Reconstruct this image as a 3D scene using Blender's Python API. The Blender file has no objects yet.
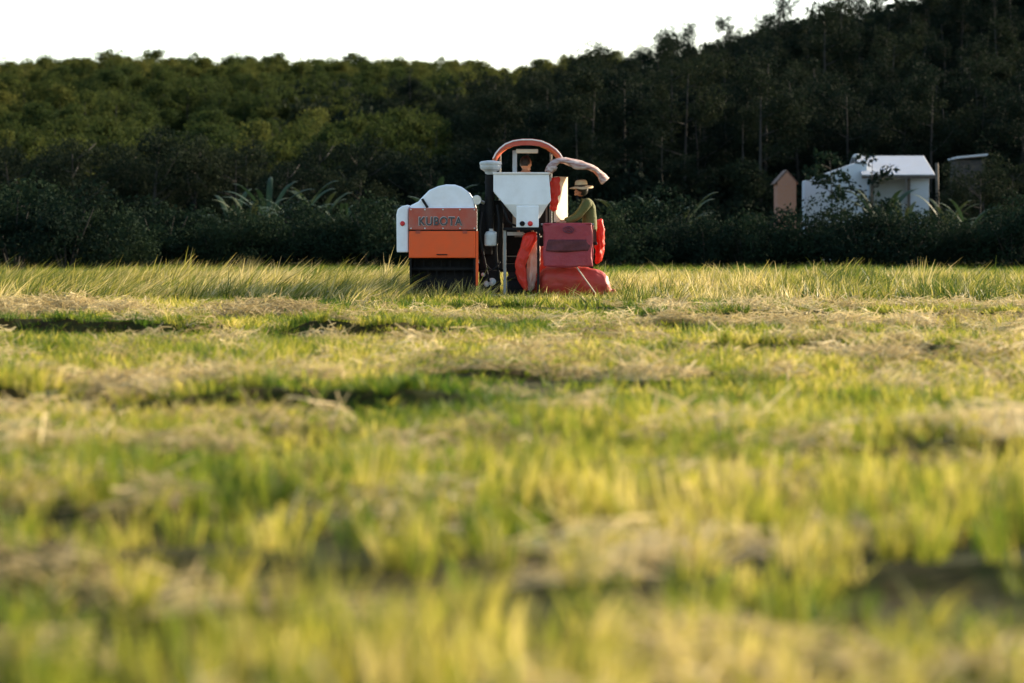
import bpy, bmesh, math, random
import numpy as np
from mathutils import Vector, Matrix, Euler

R = math.radians
rng = np.random.default_rng(11)
random.seed(5)
S = bpy.context.scene
COL = S.collection

# ------------------------------------------------------------------ camera, light, exposure
CAM_H, LENS, FPX, HOR = 1.2, 85.0, 1024 * 85.0 / 36.0, 228.0
cam = bpy.data.cameras.new('camera')
cam.lens = LENS; cam.sensor_width = 36.0; cam.sensor_fit = 'HORIZONTAL'
cam.shift_y = -(341.5 - HOR) / 1024.0
cam.clip_start = 0.1; cam.clip_end = 3000
cam.dof.use_dof = True; cam.dof.focus_distance = 40.2; cam.dof.aperture_fstop = 1.35
cam.dof.aperture_blades = 0
camo = bpy.data.objects.new('camera', cam); COL.objects.link(camo)
camo.location = (0, 0, CAM_H); camo.rotation_euler = (R(90), 0, 0)
S.camera = camo

SUN_EL, SUN_AZ = 20.0, 36.0        # azimuth measured from +x (right) towards +y (beyond)
wd = bpy.data.worlds.new('World'); S.world = wd; wd.use_nodes = True
nt = wd.node_tree; nt.nodes.clear()
wo = nt.nodes.new('ShaderNodeOutputWorld'); wb = nt.nodes.new('ShaderNodeBackground')
sk = nt.nodes.new('ShaderNodeTexSky'); sk.sky_type = 'NISHITA'; sk.sun_disc = False
sk.sun_elevation = R(SUN_EL); sk.sun_rotation = R(90 - SUN_AZ)
sk.altitude = 50; sk.air_density = 1.0; sk.dust_density = 1.6; sk.ozone_density = 1.2
wb.inputs['Strength'].default_value = 0.15
nt.links.new(sk.outputs[0], wb.inputs['Color']); nt.links.new(wb.outputs[0], wo.inputs['Surface'])
sl = bpy.data.lights.new('sun', 'SUN'); sl.energy = 5.0; sl.angle = R(0.6); sl.color = (1.0, 0.83, 0.60)
so = bpy.data.objects.new('sun', sl); COL.objects.link(so)
sdir = Vector((math.cos(R(SUN_EL)) * math.cos(R(SUN_AZ)), math.cos(R(SUN_EL)) * math.sin(R(SUN_AZ)), math.sin(R(SUN_EL))))
so.rotation_euler = sdir.to_track_quat('Z', 'Y').to_euler(); so.location = (40, 60, 40)
S.view_settings.view_transform = 'Standard'; S.view_settings.look = 'None'
S.view_settings.exposure = 1.42; S.view_settings.gamma = 1.0; S.view_settings.use_curve_mapping = False
S.render.engine = 'CYCLES'
try:
    S.cycles.use_denoising = True
    S.cycles.max_bounces = 6; S.cycles.diffuse_bounces = 3; S.cycles.transmission_bounces = 4
    S.cycles.transparent_max_bounces = 4; S.cycles.sample_clamp_indirect = 6.0
except Exception:
    pass

# ------------------------------------------------------------------ helpers
def WX(px, Y=40.0): return (px - 512.0) * Y / FPX
def WZ(py, Y=40.0): return CAM_H - (py - HOR) * Y / FPX

def tag(o, label=None, cat=None, group=None, kind=None):
    if label: o['label'] = label
    if cat: o['category'] = cat
    if group: o['group'] = group
    if kind: o['kind'] = kind
    return o

def empty(name, loc, label, cat, group=None, rz=0.0):
    o = bpy.data.objects.new(name, None); COL.objects.link(o)
    o.location = loc; o.rotation_euler = (0, 0, rz); o.empty_display_size = 0.2
    return tag(o, label, cat, group)

def vnoise(x, y, seed=0):
    x = np.asarray(x, float); y = np.asarray(y, float)
    xi = np.floor(x).astype(np.int64); yi = np.floor(y).astype(np.int64)
    fx = x - xi; fy = y - yi
    fx = fx * fx * (3 - 2 * fx); fy = fy * fy * (3 - 2 * fy)
    def h(a, b):
        n = (a * 374761393 + b * 668265263 + seed * 974711) & 0xFFFFFFFF
        n = ((n ^ (n >> 13)) * 1274126177) & 0xFFFFFFFF
        n = n ^ (n >> 16)
        return (n & 0xFFFF) / 65535.0
    return ((h(xi, yi) * (1 - fx) + h(xi + 1, yi) * fx) * (1 - fy) + (h(xi, yi + 1) * (1 - fx) + h(xi + 1, yi + 1) * fx) * fy)

def fbm(x, y, seed=0, o=3):
    s = 0; a = 0.5; t = 0
    for k in range(o):
        s = s + a * vnoise(np.asarray(x) * 2 ** k, np.asarray(y) * 2 ** k, seed + k * 17); t += a; a *= 0.5
    return s / t

# ---- materials
def new_mat(name):
    m = bpy.data.materials.new(name); m.use_nodes = True
    n = m.node_tree; n.nodes.clear()
    out = n.nodes.new('ShaderNodeOutputMaterial')
    return m, n, out

def paint(name, col, rough=0.45, metal=0.0, dirt=0.25, dirtcol=(0.22, 0.17, 0.11), scale=6.0, transl=0.0, bump=0.0, coat=0.0, spec=0.35):
    """object-coordinate noise dirt over a base colour"""
    m, n, out = new_mat(name); L = n.links.new
    p = n.nodes.new('ShaderNodeBsdfPrincipled')
    p.inputs['Roughness'].default_value = rough; p.inputs['Metallic'].default_value = metal
    p.inputs['Specular IOR Level'].default_value = spec
    if coat: p.inputs['Coat Weight'].default_value = coat
    tc = n.nodes.new('ShaderNodeTexCoord')
    n1 = n.nodes.new('ShaderNodeTexNoise'); n1.inputs['Scale'].default_value = scale; n1.inputs['Detail'].default_value = 6; n1.inputs['Roughness'].default_value = 0.65
    L(tc.outputs['Object'], n1.inputs['Vector'])
    r = n.nodes.new('ShaderNodeValToRGB'); r.color_ramp.elements[0].position = 0.42; r.color_ramp.elements[1].position = 0.75
    r.color_ramp.elements[0].color = (0, 0, 0, 1); r.color_ramp.elements[1].color = (dirt, dirt, dirt, 1)
    L(n1.outputs['Fac'], r.inputs['Fac'])
    mx = n.nodes.new('ShaderNodeMix'); mx.data_type = 'RGBA'
    mx.inputs['A'].default_value = (*col, 1); mx.inputs['B'].default_value = (*dirtcol, 1)
    L(r.outputs['Color'], mx.inputs['Factor']); L(mx.outputs['Result'], p.inputs['Base Color'])
    rr = n.nodes.new('ShaderNodeMapRange'); rr.inputs['To Min'].default_value = max(0.02, rough - 0.12); rr.inputs['To Max'].default_value = min(1, rough + 0.2)
    L(n1.outputs['Fac'], rr.inputs['Value']); L(rr.outputs['Result'], p.inputs['Roughness'])
    if bump:
        b = n.nodes.new('ShaderNodeBump'); b.inputs['Strength'].default_value = bump; b.inputs['Distance'].default_value = 0.02
        n2 = n.nodes.new('ShaderNodeTexNoise'); n2.inputs['Scale'].default_value = scale * 3; n2.inputs['Detail'].default_value = 4
        L(tc.outputs['Object'], n2.inputs['Vector']); L(n2.outputs['Fac'], b.inputs['Height']); L(b.outputs['Normal'], p.inputs['Normal'])
    if transl > 0:
        t = n.nodes.new('ShaderNodeBsdfTranslucent'); L(mx.outputs['Result'], t.inputs['Color'])
        ms = n.nodes.new('ShaderNodeMixShader'); ms.inputs['Fac'].default_value = transl
        L(p.outputs[0], ms.inputs[1]); L(t.outputs[0], ms.inputs[2]); L(ms.outputs[0], out.inputs['Surface'])
    else:
        L(p.outputs[0], out.inputs['Surface'])
    return m

def leafmat(name, cols, transl=0.3, rough=0.5, tint_attr=None, var=0.25, spec=0.25):
    """cols = ramp colours; driven by an instancer attribute or the object's random, varied per leaf by 'rnd'"""
    m, n, out = new_mat(name); L = n.links.new
    if tint_attr:
        a = n.nodes.new('ShaderNodeAttribute'); a.attribute_type = 'INSTANCER'; a.attribute_name = tint_attr; src = a.outputs['Fac']
    else:
        a = n.nodes.new('ShaderNodeObjectInfo'); src = a.outputs['Random']
    b = n.nodes.new('ShaderNodeAttribute'); b.attribute_name = 'rnd'
    ma = n.nodes.new('ShaderNodeMath'); ma.operation = 'MULTIPLY_ADD'; ma.inputs[1].default_value = var; ma.inputs[2].default_value = -var * 0.5
    L(b.outputs['Fac'], ma.inputs[0])
    ad = n.nodes.new('ShaderNodeMath'); ad.operation = 'ADD'; ad.use_clamp = True
    L(src, ad.inputs[0]); L(ma.outputs[0], ad.inputs[1])
    r = n.nodes.new('ShaderNodeValToRGB'); e = r.color_ramp.elements
    while len(e) < len(cols): e.new(0.5)
    for i, c in enumerate(cols):
        e[i].position = i / (len(cols) - 1); e[i].color = (*c, 1)
    L(ad.outputs[0], r.inputs['Fac'])
    p = n.nodes.new('ShaderNodeBsdfPrincipled'); p.inputs['Roughness'].default_value = rough
    p.inputs['Specular IOR Level'].default_value = spec
    L(r.outputs['Color'], p.inputs['Base Color'])
    t = n.nodes.new('ShaderNodeBsdfTranslucent'); L(r.outputs['Color'], t.inputs['Color'])
    ms = n.nodes.new('ShaderNodeMixShader'); ms.inputs['Fac'].default_value = transl
    L(p.outputs[0], ms.inputs[1]); L(t.outputs[0], ms.inputs[2]); L(ms.outputs[0], out.inputs['Surface'])
    return m

M = {}
M['white'] = paint('white_paint', (0.80, 0.80, 0.79), 0.38, dirt=0.34, dirtcol=(0.42, 0.38, 0.31), scale=2.4)
M['orange'] = paint('orange_paint', (0.80, 0.095, 0.012), 0.42, dirt=0.30, dirtcol=(0.35, 0.13, 0.06), scale=2.2, spec=0.3)
M['dullred'] = paint('dusty_red_paint', (0.42, 0.075, 0.040), 0.5, dirt=0.55, dirtcol=(0.33, 0.20, 0.15), scale=3)
M['black'] = paint('black_metal', (0.009, 0.009, 0.009), 0.65, dirt=0.22, dirtcol=(0.06, 0.047, 0.035), scale=9, spec=0.12)
M['rubber'] = paint('rubber', (0.014, 0.014, 0.015), 0.85, dirt=0.4, dirtcol=(0.05, 0.04, 0.03), scale=7, bump=0.3, spec=0.1)
M['grey'] = paint('grey_metal', (0.22, 0.22, 0.21), 0.45, 0.3, dirt=0.4, scale=8)
M['lightgrey'] = paint('light_grey_plastic', (0.46, 0.46, 0.43), 0.5, dirt=0.45, scale=7)
M['steel'] = paint('steel', (0.5, 0.5, 0.5), 0.3, 0.8, dirt=0.3, scale=8)
M['red'] = paint('red_plastic', (0.62, 0.02, 0.02), 0.3, dirt=0.1)
M['cream'] = paint('cream_board', (0.74, 0.60, 0.43), 0.6, dirt=0.3, scale=4)
M['roofred'] = paint('roof_red', (0.46, 0.060, 0.030), 0.4, dirt=0.3, dirtcol=(0.45, 0.25, 0.18), scale=4)
M['rim'] = paint('roof_rim', (0.74, 0.68, 0.60), 0.5, dirt=0.4, scale=6)
M['sackred'] = paint('red_sack', (0.72, 0.045, 0.022), 0.45, dirt=0.25, dirtcol=(0.55, 0.12, 0.06), scale=5, transl=0.35, bump=0.5)
M['sackdeep'] = paint('full_red_sack', (0.38, 0.028, 0.014), 0.5, dirt=0.4, dirtcol=(0.25, 0.07, 0.04), scale=4, transl=0.0, bump=0.6)
M['sackpale'] = paint('pale_sack', (0.72, 0.50, 0.40), 0.55, dirt=0.5, dirtcol=(0.6, 0.12, 0.07), scale=5, transl=0.3, bump=0.4)
M['maroon'] = paint('maroon_cloth', (0.30, 0.030, 0.040), 0.5, dirt=0.35, dirtcol=(0.34, 0.09, 0.09), scale=6, bump=0.5)
M['maroondark'] = paint('maroon_band', (0.075, 0.012, 0.014), 0.6, dirt=0.5, dirtcol=(0.2, 0.05, 0.05), scale=9)
M['emblem'] = paint('emblem_print', (0.12, 0.02, 0.04), 0.5, dirt=0.2)
M['letter'] = paint('letter_dark', (0.045, 0.045, 0.05), 0.4, dirt=0.2)
M['letteredge'] = paint('letter_edge', (0.42, 0.38, 0.35), 0.4, dirt=0.3)
M['skin'] = paint('skin', (0.36, 0.17, 0.095), 0.5, dirt=0.2, dirtcol=(0.25, 0.10, 0.06), scale=14)
M['hair'] = paint('hair', (0.012, 0.010, 0.009), 0.5, dirt=0.1, bump=0.5, scale=30)
M['shirt'] = paint('olive_shirt', (0.085, 0.088, 0.022), 0.8, dirt=0.5, dirtcol=(0.13, 0.13, 0.04), scale=8, bump=0.6)
M['whiteshirt'] = paint('white_shirt', (0.66, 0.64, 0.62), 0.8, dirt=0.2, bump=0.4)
M['trousers'] = paint('dark_trousers', (0.05, 0.045, 0.04), 0.85, dirt=0.4, bump=0.4)
M['straw'] = paint('straw_hat', (0.66, 0.50, 0.30), 0.8, dirt=0.45, dirtcol=(0.42, 0.29, 0.15), scale=30, bump=0.4)
M['hatband'] = paint('hat_band', (0.10, 0.06, 0.035), 0.7, dirt=0.2)
M['sandal'] = paint('sandal', (0.10, 0.085, 0.07), 0.7, dirt=0.4)
M['tarp'] = None
M['bark'] = paint('bark', (0.028, 0.024, 0.018), 0.9, dirt=0.7, dirtcol=(0.016, 0.016, 0.012), scale=5, bump=0.6)
M['wallwhite'] = paint('limewash_wall', (0.47, 0.50, 0.51), 0.85, dirt=0.6, dirtcol=(0.40, 0.41, 0.38), scale=1.6)
M['roofmetal'] = paint('roof_sheet', (0.38, 0.40, 0.42), 0.7, 0.0, dirt=0.5, dirtcol=(0.38, 0.36, 0.33), scale=2)
M['woodpost'] = paint('wood', (0.07, 0.055, 0.04), 0.85, dirt=0.5, scale=6)
M['dark'] = paint('dark_interior', (0.02, 0.02, 0.02), 0.8, dirt=0.3)
M['glass'] = paint('window_glass', (0.03, 0.04, 0.045), 0.12, dirt=0.1)
M['rope'] = paint('rope', (0.55, 0.42, 0.30), 0.8, dirt=0.3)

def tarp_mat():
    m, n, out = new_mat('tarp_cloth'); L = n.links.new
    p = n.nodes.new('ShaderNodeBsdfPrincipled'); p.inputs['Roughness'].default_value = 0.7
    tc = n.nodes.new('ShaderNodeTexCoord'); nz = n.nodes.new('ShaderNodeTexNoise'); nz.inputs['Scale'].default_value = 7; nz.inputs['Detail'].default_value = 5
    mp = n.nodes.new('ShaderNodeMapping'); mp.inputs['Scale'].default_value = (1.0, 1.0, 3.5)
    L(tc.outputs['Object'], mp.inputs['Vector']); L(mp.outputs['Vector'], nz.inputs['Vector'])
    r = n.nodes.new('ShaderNodeValToRGB'); e = r.color_ramp.elements
    e[0].position = 0.36; e[0].color = (0.40, 0.19, 0.14, 1); e[1].position = 0.62; e[1].color = (0.70, 0.58, 0.50, 1)
    L(nz.outputs['Fac'], r.inputs['Fac']); L(r.outputs['Color'], p.inputs['Base Color'])
    t = n.nodes.new('ShaderNodeBsdfTranslucent'); L(r.outputs['Color'], t.inputs['Color'])
    ms = n.nodes.new('ShaderNodeMixShader'); ms.inputs['Fac'].default_value = 0.35
    L(p.outputs[0], ms.inputs[1]); L(t.outputs[0], ms.inputs[2]); L(ms.outputs[0], out.inputs['Surface'])
    return m
M['tarp'] = tarp_mat()

def brick_mat():
    m, n, out = new_mat('brickwork'); L = n.links.new
    p = n.nodes.new('ShaderNodeBsdfPrincipled'); p.inputs['Roughness'].default_value = 0.85
    tc = n.nodes.new('ShaderNodeTexCoord'); mp = n.nodes.new('ShaderNodeMapping'); mp.inputs['Rotation'].default_value = (R(90), 0, 0)
    L(tc.outputs['Object'], mp.inputs['Vector'])
    b = n.nodes.new('ShaderNodeTexBrick'); b.inputs['Scale'].default_value = 5.0
    b.inputs['Color1'].default_value = (0.34, 0.14, 0.07, 1); b.inputs['Color2'].default_value = (0.34, 0.15, 0.085, 1); b.inputs['Mortar'].default_value = (0.22, 0.16, 0.12, 1)
    L(mp.outputs['Vector'], b.inputs['Vector']); L(b.outputs['Color'], p.inputs['Base Color']); L(p.outputs[0], out.inputs['Surface'])
    return m
M['brick'] = brick_mat()

# leaves
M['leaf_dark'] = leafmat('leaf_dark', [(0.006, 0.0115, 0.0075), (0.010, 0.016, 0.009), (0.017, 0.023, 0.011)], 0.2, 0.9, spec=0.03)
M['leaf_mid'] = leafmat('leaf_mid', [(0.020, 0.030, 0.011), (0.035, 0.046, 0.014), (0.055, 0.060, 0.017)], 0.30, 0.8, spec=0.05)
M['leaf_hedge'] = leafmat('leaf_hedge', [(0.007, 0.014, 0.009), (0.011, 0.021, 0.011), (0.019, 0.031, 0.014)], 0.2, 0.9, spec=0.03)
M['leaf_banana'] = leafmat('leaf_banana', [(0.017, 0.036, 0.016), (0.026, 0.048, 0.020), (0.060, 0.070, 0.026)], 0.22, 0.6, spec=0.15)
M['grass'] = leafmat('grass_blades', [(0.045, 0.090, 0.009), (0.155, 0.185, 0.017), (0.38, 0.33, 0.045), (0.60, 0.47, 0.18)], 0.52, 0.6, 'tint', 0.45, 0.15)
M['tallgrass'] = leafmat('tall_grass_blades', [(0.045, 0.080, 0.010), (0.15, 0.165, 0.022), (0.37, 0.31, 0.065), (0.62, 0.49, 0.22)], 0.45, 0.5, 'tint', 0.6, 0.2)
M['strawlitter'] = leafmat('straw_strands', [(0.19, 0.14, 0.055), (0.39, 0.30, 0.13), (0.64, 0.51, 0.26)], 0.3, 0.7, 'tint', 0.6, 0.2)

def ground_mat():
    m, n, out = new_mat('field_soil'); L = n.links.new
    p = n.nodes.new('ShaderNodeBsdfPrincipled'); p.inputs['Roughness'].default_value = 1.0; p.inputs['Specular IOR Level'].default_value = 0.05
    tc = n.nodes.new('ShaderNodeTexCoord')
    a = n.nodes.new('ShaderNodeTexNoise'); a.inputs['Scale'].default_value = 0.9; a.inputs['Detail'].default_value = 8
    b = n.nodes.new('ShaderNodeTexNoise'); b.inputs['Scale'].default_value = 9; b.inputs['Detail'].default_value = 6
    L(tc.outputs['Object'], a.inputs['Vector']); L(tc.outputs['Object'], b.inputs['Vector'])
    r = n.nodes.new('ShaderNodeValToRGB'); e = r.color_ramp.elements
    e[0].position = 0.35; e[0].color = (0.024, 0.032, 0.006, 1); e[1].position = 0.65; e[1].color = (0.060, 0.046, 0.015, 1)
    L(a.outputs['Fac'], r.inputs['Fac'])
    mx = n.nodes.new('ShaderNodeMix'); mx.data_type = 'RGBA'; mx.blend_type = 'MULTIPLY'; mx.inputs['Factor'].default_value = 0.6
    L(r.outputs['Color'], mx.inputs['A']); L(b.outputs['Color'], mx.inputs['B']); L(mx.outputs['Result'], p.inputs['Base Color'])
    bp = n.nodes.new('ShaderNodeBump'); bp.inputs['Strength'].default_value = 0.6; bp.inputs['Distance'].default_value = 0.05
    L(b.outputs['Fac'], bp.inputs['Height']); L(bp.outputs['Normal'], p.inputs['Normal'])
    L(p.outputs[0], out.inputs['Surface'])
    return m
M['soil'] = ground_mat()

# ---- mesh builder
class MB:
    def __init__(s): s.v = []; s.f = []; s.mi = []
    def add(s, vs, fs, mi=0):
        o = len(s.v); s.v += [tuple(v) for v in vs]; s.f += [tuple(i + o for i in f) for f in fs]; s.mi += [mi] * len(fs); return s
    def box(s, x0, x1, y0, y1, z0, z1, mi=0, rot=None):
        vs = [(x, y, z) for z in (z0, z1) for y in (y0, y1) for x in (x0, x1)]
        if rot:
            c = Vector(((x0 + x1) / 2, (y0 + y1) / 2, (z0 + z1) / 2)); e = Euler(rot).to_matrix()
            vs = [tuple(c + e @ (Vector(v) - c)) for v in vs]
        return s.add(vs, [(0, 2, 3, 1), (4, 5, 7, 6), (0, 1, 5, 4), (2, 6, 7, 3), (0, 4, 6, 2), (1, 3, 7, 5)], mi)
    def prism(s, poly, y0, y1, mi=0):
        n = len(poly)
        vs = [(x, y0, z) for x, z in poly] + [(x, y1, z) for x, z in poly]
        fs = [tuple(range(n)), tuple(range(2 * n - 1, n - 1, -1))] + [(i, i + n, (i + 1) % n + n, (i + 1) % n) for i in range(n)]
        return s.add(vs, fs, mi)
    def tube(s, pts, r, n=8, mi=0, cap=True):
        pts = [Vector(p) for p in pts]; rs = r if isinstance(r, (list, tuple)) else [r] * len(pts)
        rings = []; up = None
        for i, p in enumerate(pts):
            t = (pts[min(i + 1, len(pts) - 1)] - pts[max(i - 1, 0)]).normalized()
            if up is None:
                up = Vector((0, 0, 1)) if abs(t.z) < 0.9 else Vector((1, 0, 0))
            a = t.cross(up).normalized(); b = a.cross(t).normalized(); up = b
            rings.append([p + (a * math.cos(k * 2 * math.pi / n) + b * math.sin(k * 2 * math.pi / n)) * rs[i] for k in range(n)])
        vs = [v for ring in rings for v in ring]; fs = []
        for i in range(len(rings) - 1):
            for k in range(n):
                fs.append((i * n + k, i * n + (k + 1) % n, (i + 1) * n + (k + 1) % n, (i + 1) * n + k))
        if cap: fs.append(tuple(range(n - 1, -1, -1))); fs.append(tuple(range((len(rings) - 1) * n, len(rings) * n)))
        return s.add(vs, fs, mi)
    def lathe(s, prof, c, n=20, mi=0, sx=1.0, sy=1.0, axis='z'):
        vs = []; fs = []
        for r, z in prof:
            for k in range(n):
                a = k * 2 * math.pi / n
                p = (r * sx * math.cos(a), r * sy * math.sin(a), z)
                if axis == 'y': p = (p[0], z, p[1])
                vs.append((c[0] + p[0], c[1] + p[1], c[2] + p[2]))
        for i in range(len(prof) - 1):
            for k in range(n):
                fs.append((i * n + k, i * n + (k + 1) % n, (i + 1) * n + (k + 1) % n, (i + 1) * n + k))
        fs.append(tuple(range(n - 1, -1, -1))); fs.append(tuple(range((len(prof) - 1) * n, len(prof) * n)))
        return s.add(vs, fs, mi)
    def build(s, name, mat, parent=None, bevel=0.0, smooth=False, sub=0, wn=False):
        me = bpy.data.meshes.new(name); me.from_pydata(s.v, [], s.f)
        mats = mat if isinstance(mat, (list, tuple)) else [mat]
        for m in mats: me.materials.append(m)
        me.polygons.foreach_set('material_index', s.mi)
        bm = bmesh.new(); bm.from_mesh(me); bmesh.ops.recalc_face_normals(bm, faces=bm.faces); bm.to_mesh(me); bm.free()
        if smooth: me.polygons.foreach_set('use_smooth', [True] * len(me.polygons))
        me.update()
        o = bpy.data.objects.new(name, me); COL.objects.link(o)
        if parent: o.parent = parent
        if bevel:
            b = o.modifiers.new('bevel', 'BEVEL'); b.width = bevel; b.segments = 2; b.limit_method = 'ANGLE'; b.angle_limit = R(35)
        if sub:
            u = o.modifiers.new('sub', 'SUBSURF'); u.levels = sub; u.render_levels = sub
        return o

def np_mesh(name, V, F4, mats, rnd=None, mi=None, smooth=False):
    """V (n,3), F4 (m,k) arrays -> mesh with optional per-face rnd attribute"""
    me = bpy.data.meshes.new(name)
    V = np.asarray(V, np.float32); F4 = np.asarray(F4, np.int32); k = F4.shape[1]
    me.vertices.add(len(V)); me.vertices.foreach_set('co', V.ravel())
    me.loops.add(F4.size); me.loops.foreach_set('vertex_index', F4.ravel())
    me.polygons.add(len(F4)); me.polygons.foreach_set('loop_start', np.arange(len(F4), dtype=np.int32) * k)
    try: me.polygons.foreach_set('loop_total', np.full(len(F4), k, np.int32))
    except Exception: pass
    for m in mats: me.materials.append(m)
    if mi is not None: me.polygons.foreach_set('material_index', np.asarray(mi, np.int32))
    if rnd is not None:
        a = me.attributes.new('rnd', 'FLOAT', 'FACE'); a.data.foreach_set('value', np.asarray(rnd, np.float32))
    if smooth: me.polygons.foreach_set('use_smooth', np.ones(len(F4), bool))
    me.update(calc_edges=True); me.validate()
    return me

def link(name, me, parent=None):
    o = bpy.data.objects.new(name, me); COL.objects.link(o)
    if parent: o.parent = parent
    return o

# ------------------------------------------------------------------ terrain
WIND = [  # windrows of cut straw: y centre, slope in x, half-width, height, x from, x to
    (32.0, 0.02, 1.9, 0.19, -16, -1.0), (28.6, 0.0, 1.2, 0.20, -16, -0.4), (32.5, -0.02, 1.8, 0.13, 1.6, 18), (28.6, 0.01, 1.0, 0.13, 0.0, 18),
    (21.0, 0.0, 0.7, 0.11, 1.2, 9), (16.8, 0.02, 0.55, 0.12, -6, -0.2), (18.6, 0.0, 0.45, 0.10, 0, 2.4), (13.4, -0.03, 0.45, 0.12, 1.4, 6),
    (9.9, 0.02, 0.26, 0.11, 1.3, 4), (9.8, -0.03, 0.2, 0.11, -0.2, 0.4), (6.6, 0.01, 0.16, 0.09, -1.6, 0.2),
]
def wind_mask(x, y):
    x = np.asarray(x, float); y = np.asarray(y, float); m = np.zeros_like(x)
    for i, (yc, sl_, w, h, xa, xb) in enumerate(WIND):
        wig = (fbm(x * 0.5, y * 0 + i * 7.3, 31) - 0.5) * w * 1.6
        g = np.exp(-((y - yc - sl_ * x - wig) / (w * 0.6)) ** 2)
        ends = 1 / (1 + np.exp(-(x - xa) * 3)) * 1 / (1 + np.exp((x - xb) * 3))
        patch = np.clip((fbm(x * 0.9, y * 0.6 + i * 3, 53) - 0.36) * 5, 0, 1)
        m = np.maximum(m, g * ends * (0.25 + 0.75 * patch) * (h / 0.2))
    return m

BANKS = [  # low earth banks with a steep near side: y of the foot, slope, height, depth, x from, x to
    (27.0, 0.0, 0.20, 2.6, -14.0, -0.5), (15.4, 0.02, 0.21, 2.0, -6.0, -0.3), (22.6, 0.0, 0.15, 1.8, 1.5, 9.0), (12.2, -0.03, 0.16, 1.5, 1.2, 5.5),
    (18.9, 0.0, 0.12, 1.2, -0.4, 1.9), (8.3, 0.10, 0.12, 1.0, -3.5, -0.7), (8.0, -0.12, 0.11, 1.0, 0.7, 3.6), (34.2, 0.02, 0.11, 1.6, -1.2, 4.5), (9.7, 0.02, 0.10, 1.0, -2.2, -0.5), (31.0, 0.02, 0.14, 2.0, 0.8, 12), (35.0, 0.0, 0.10, 2.0, 2.0, 6),
]
def bank(x, y, front=False):
    x = np.asarray(x, float); y = np.asarray(y, float); m = np.zeros_like(x)
    for i, (yc, sl_, h, dp, xa, xb) in enumerate(BANKS):
        yy = y - yc - sl_ * x - (fbm(x * 0.9, x * 0 + 5.1 * i, 61) - 0.5) * 0.9 - (fbm(x * 3.2, x * 0 + 2.3 * i, 63) - 0.5) * 0.45
        ends = 1 / (1 + np.exp(-(x - xa) * 4)) / (1 + np.exp((x - xb) * 4)) * np.clip((fbm(x * 1.1, x * 0 + 9.7 * i, 67) - 0.22) * 5, 0, 1)
        if front: m = np.maximum(m, ends * ((yy > -1.5) & (yy < 0.14)))
        else: m = np.maximum(m, ends * 0.8 * h * (0.65 + 0.7 * fbm(x * 2.6, y * 1.0 + i, 69)) * np.clip(yy / 0.16, 0, 1) * np.clip(1 - (yy - 0.12) / dp, 0, 1))
    return m

def sstep(t): t = np.clip(t, 0, 1); return t * t * (3 - 2 * t)
def terrain(x, y):
    x = np.asarray(x, float); y = np.asarray(y, float)
    near = 1 / (1 + np.exp((y - 60) * 0.4))
    z = (bank(x, y) + wind_mask(x, y) * 0.09 + (fbm(x * 0.8, y * 0.8, 3) - 0.5) * 0.10) * near
    A = np.interp(x, [-60, -14, -2, 9, 20, 36, 80, 160], [0, 0.8, 3.6, 6.4, 9.4, 13.2, 20, 26])
    zr = A * sstep((y - 96) / 74.0)
    B = np.interp(x, [-200, -60, 0, 60], [14.0, 14.0, 13.6, 13.0])
    zl = B * sstep((y - 120) / 140.0)
    z = z + np.maximum(zr, zl)
    z = z + (fbm(x * 0.06, y * 0.06, 9) - 0.5) * 2.0 * sstep((y - 110) / 60)
    return z

RIDGE = ([-200, 0, 100, 200, 300, 400, 460, 500, 540, 600, 640, 700, 760, 800, 850, 1024, 1400], [58, 58, 55, 53, 56, 56, 61, 69, 63, 48, 38, 25, 12, 2, -10, -42, -110])
def room_for(x, y):
    # how tall a tree can stand here before it rises above the ridge line of the wooded hills
    return CAM_H + (HOR - np.interp(512 + x / y * FPX, *RIDGE)) * y / FPX - terrain(x, y)

xs = np.concatenate([[-900, -500, -300, -200, -140], np.arange(-100, -16, 4), np.arange(-16, 16.01, 0.25), np.arange(18, 101, 4), [140, 200, 300, 500, 900]])
ys = np.concatenate([[-300, -100, -30, -8, 0], np.arange(3, 33, 0.08), np.arange(33, 45, 0.2), np.arange(45, 80, 0.8), np.arange(80, 300, 4), [320, 360, 450, 700, 1500]])
GX, GY = np.meshgrid(xs, ys)
GZ = terrain(GX, GY)
V = np.stack([GX, GY, GZ], -1).reshape(-1, 3)
nx, ny = len(xs), len(ys)
ii = (np.arange(ny - 1)[:, None] * nx + np.arange(nx - 1)[None, :]).ravel()
F = np.stack([ii, ii + 1, ii + nx + 1, ii + nx], -1)
gnd = link('ground', np_mesh('ground', V, F, [M['soil']], smooth=True)); tag(gnd, kind='structure')
gnd['label'] = 'earth of the harvested field and the hills behind'

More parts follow.
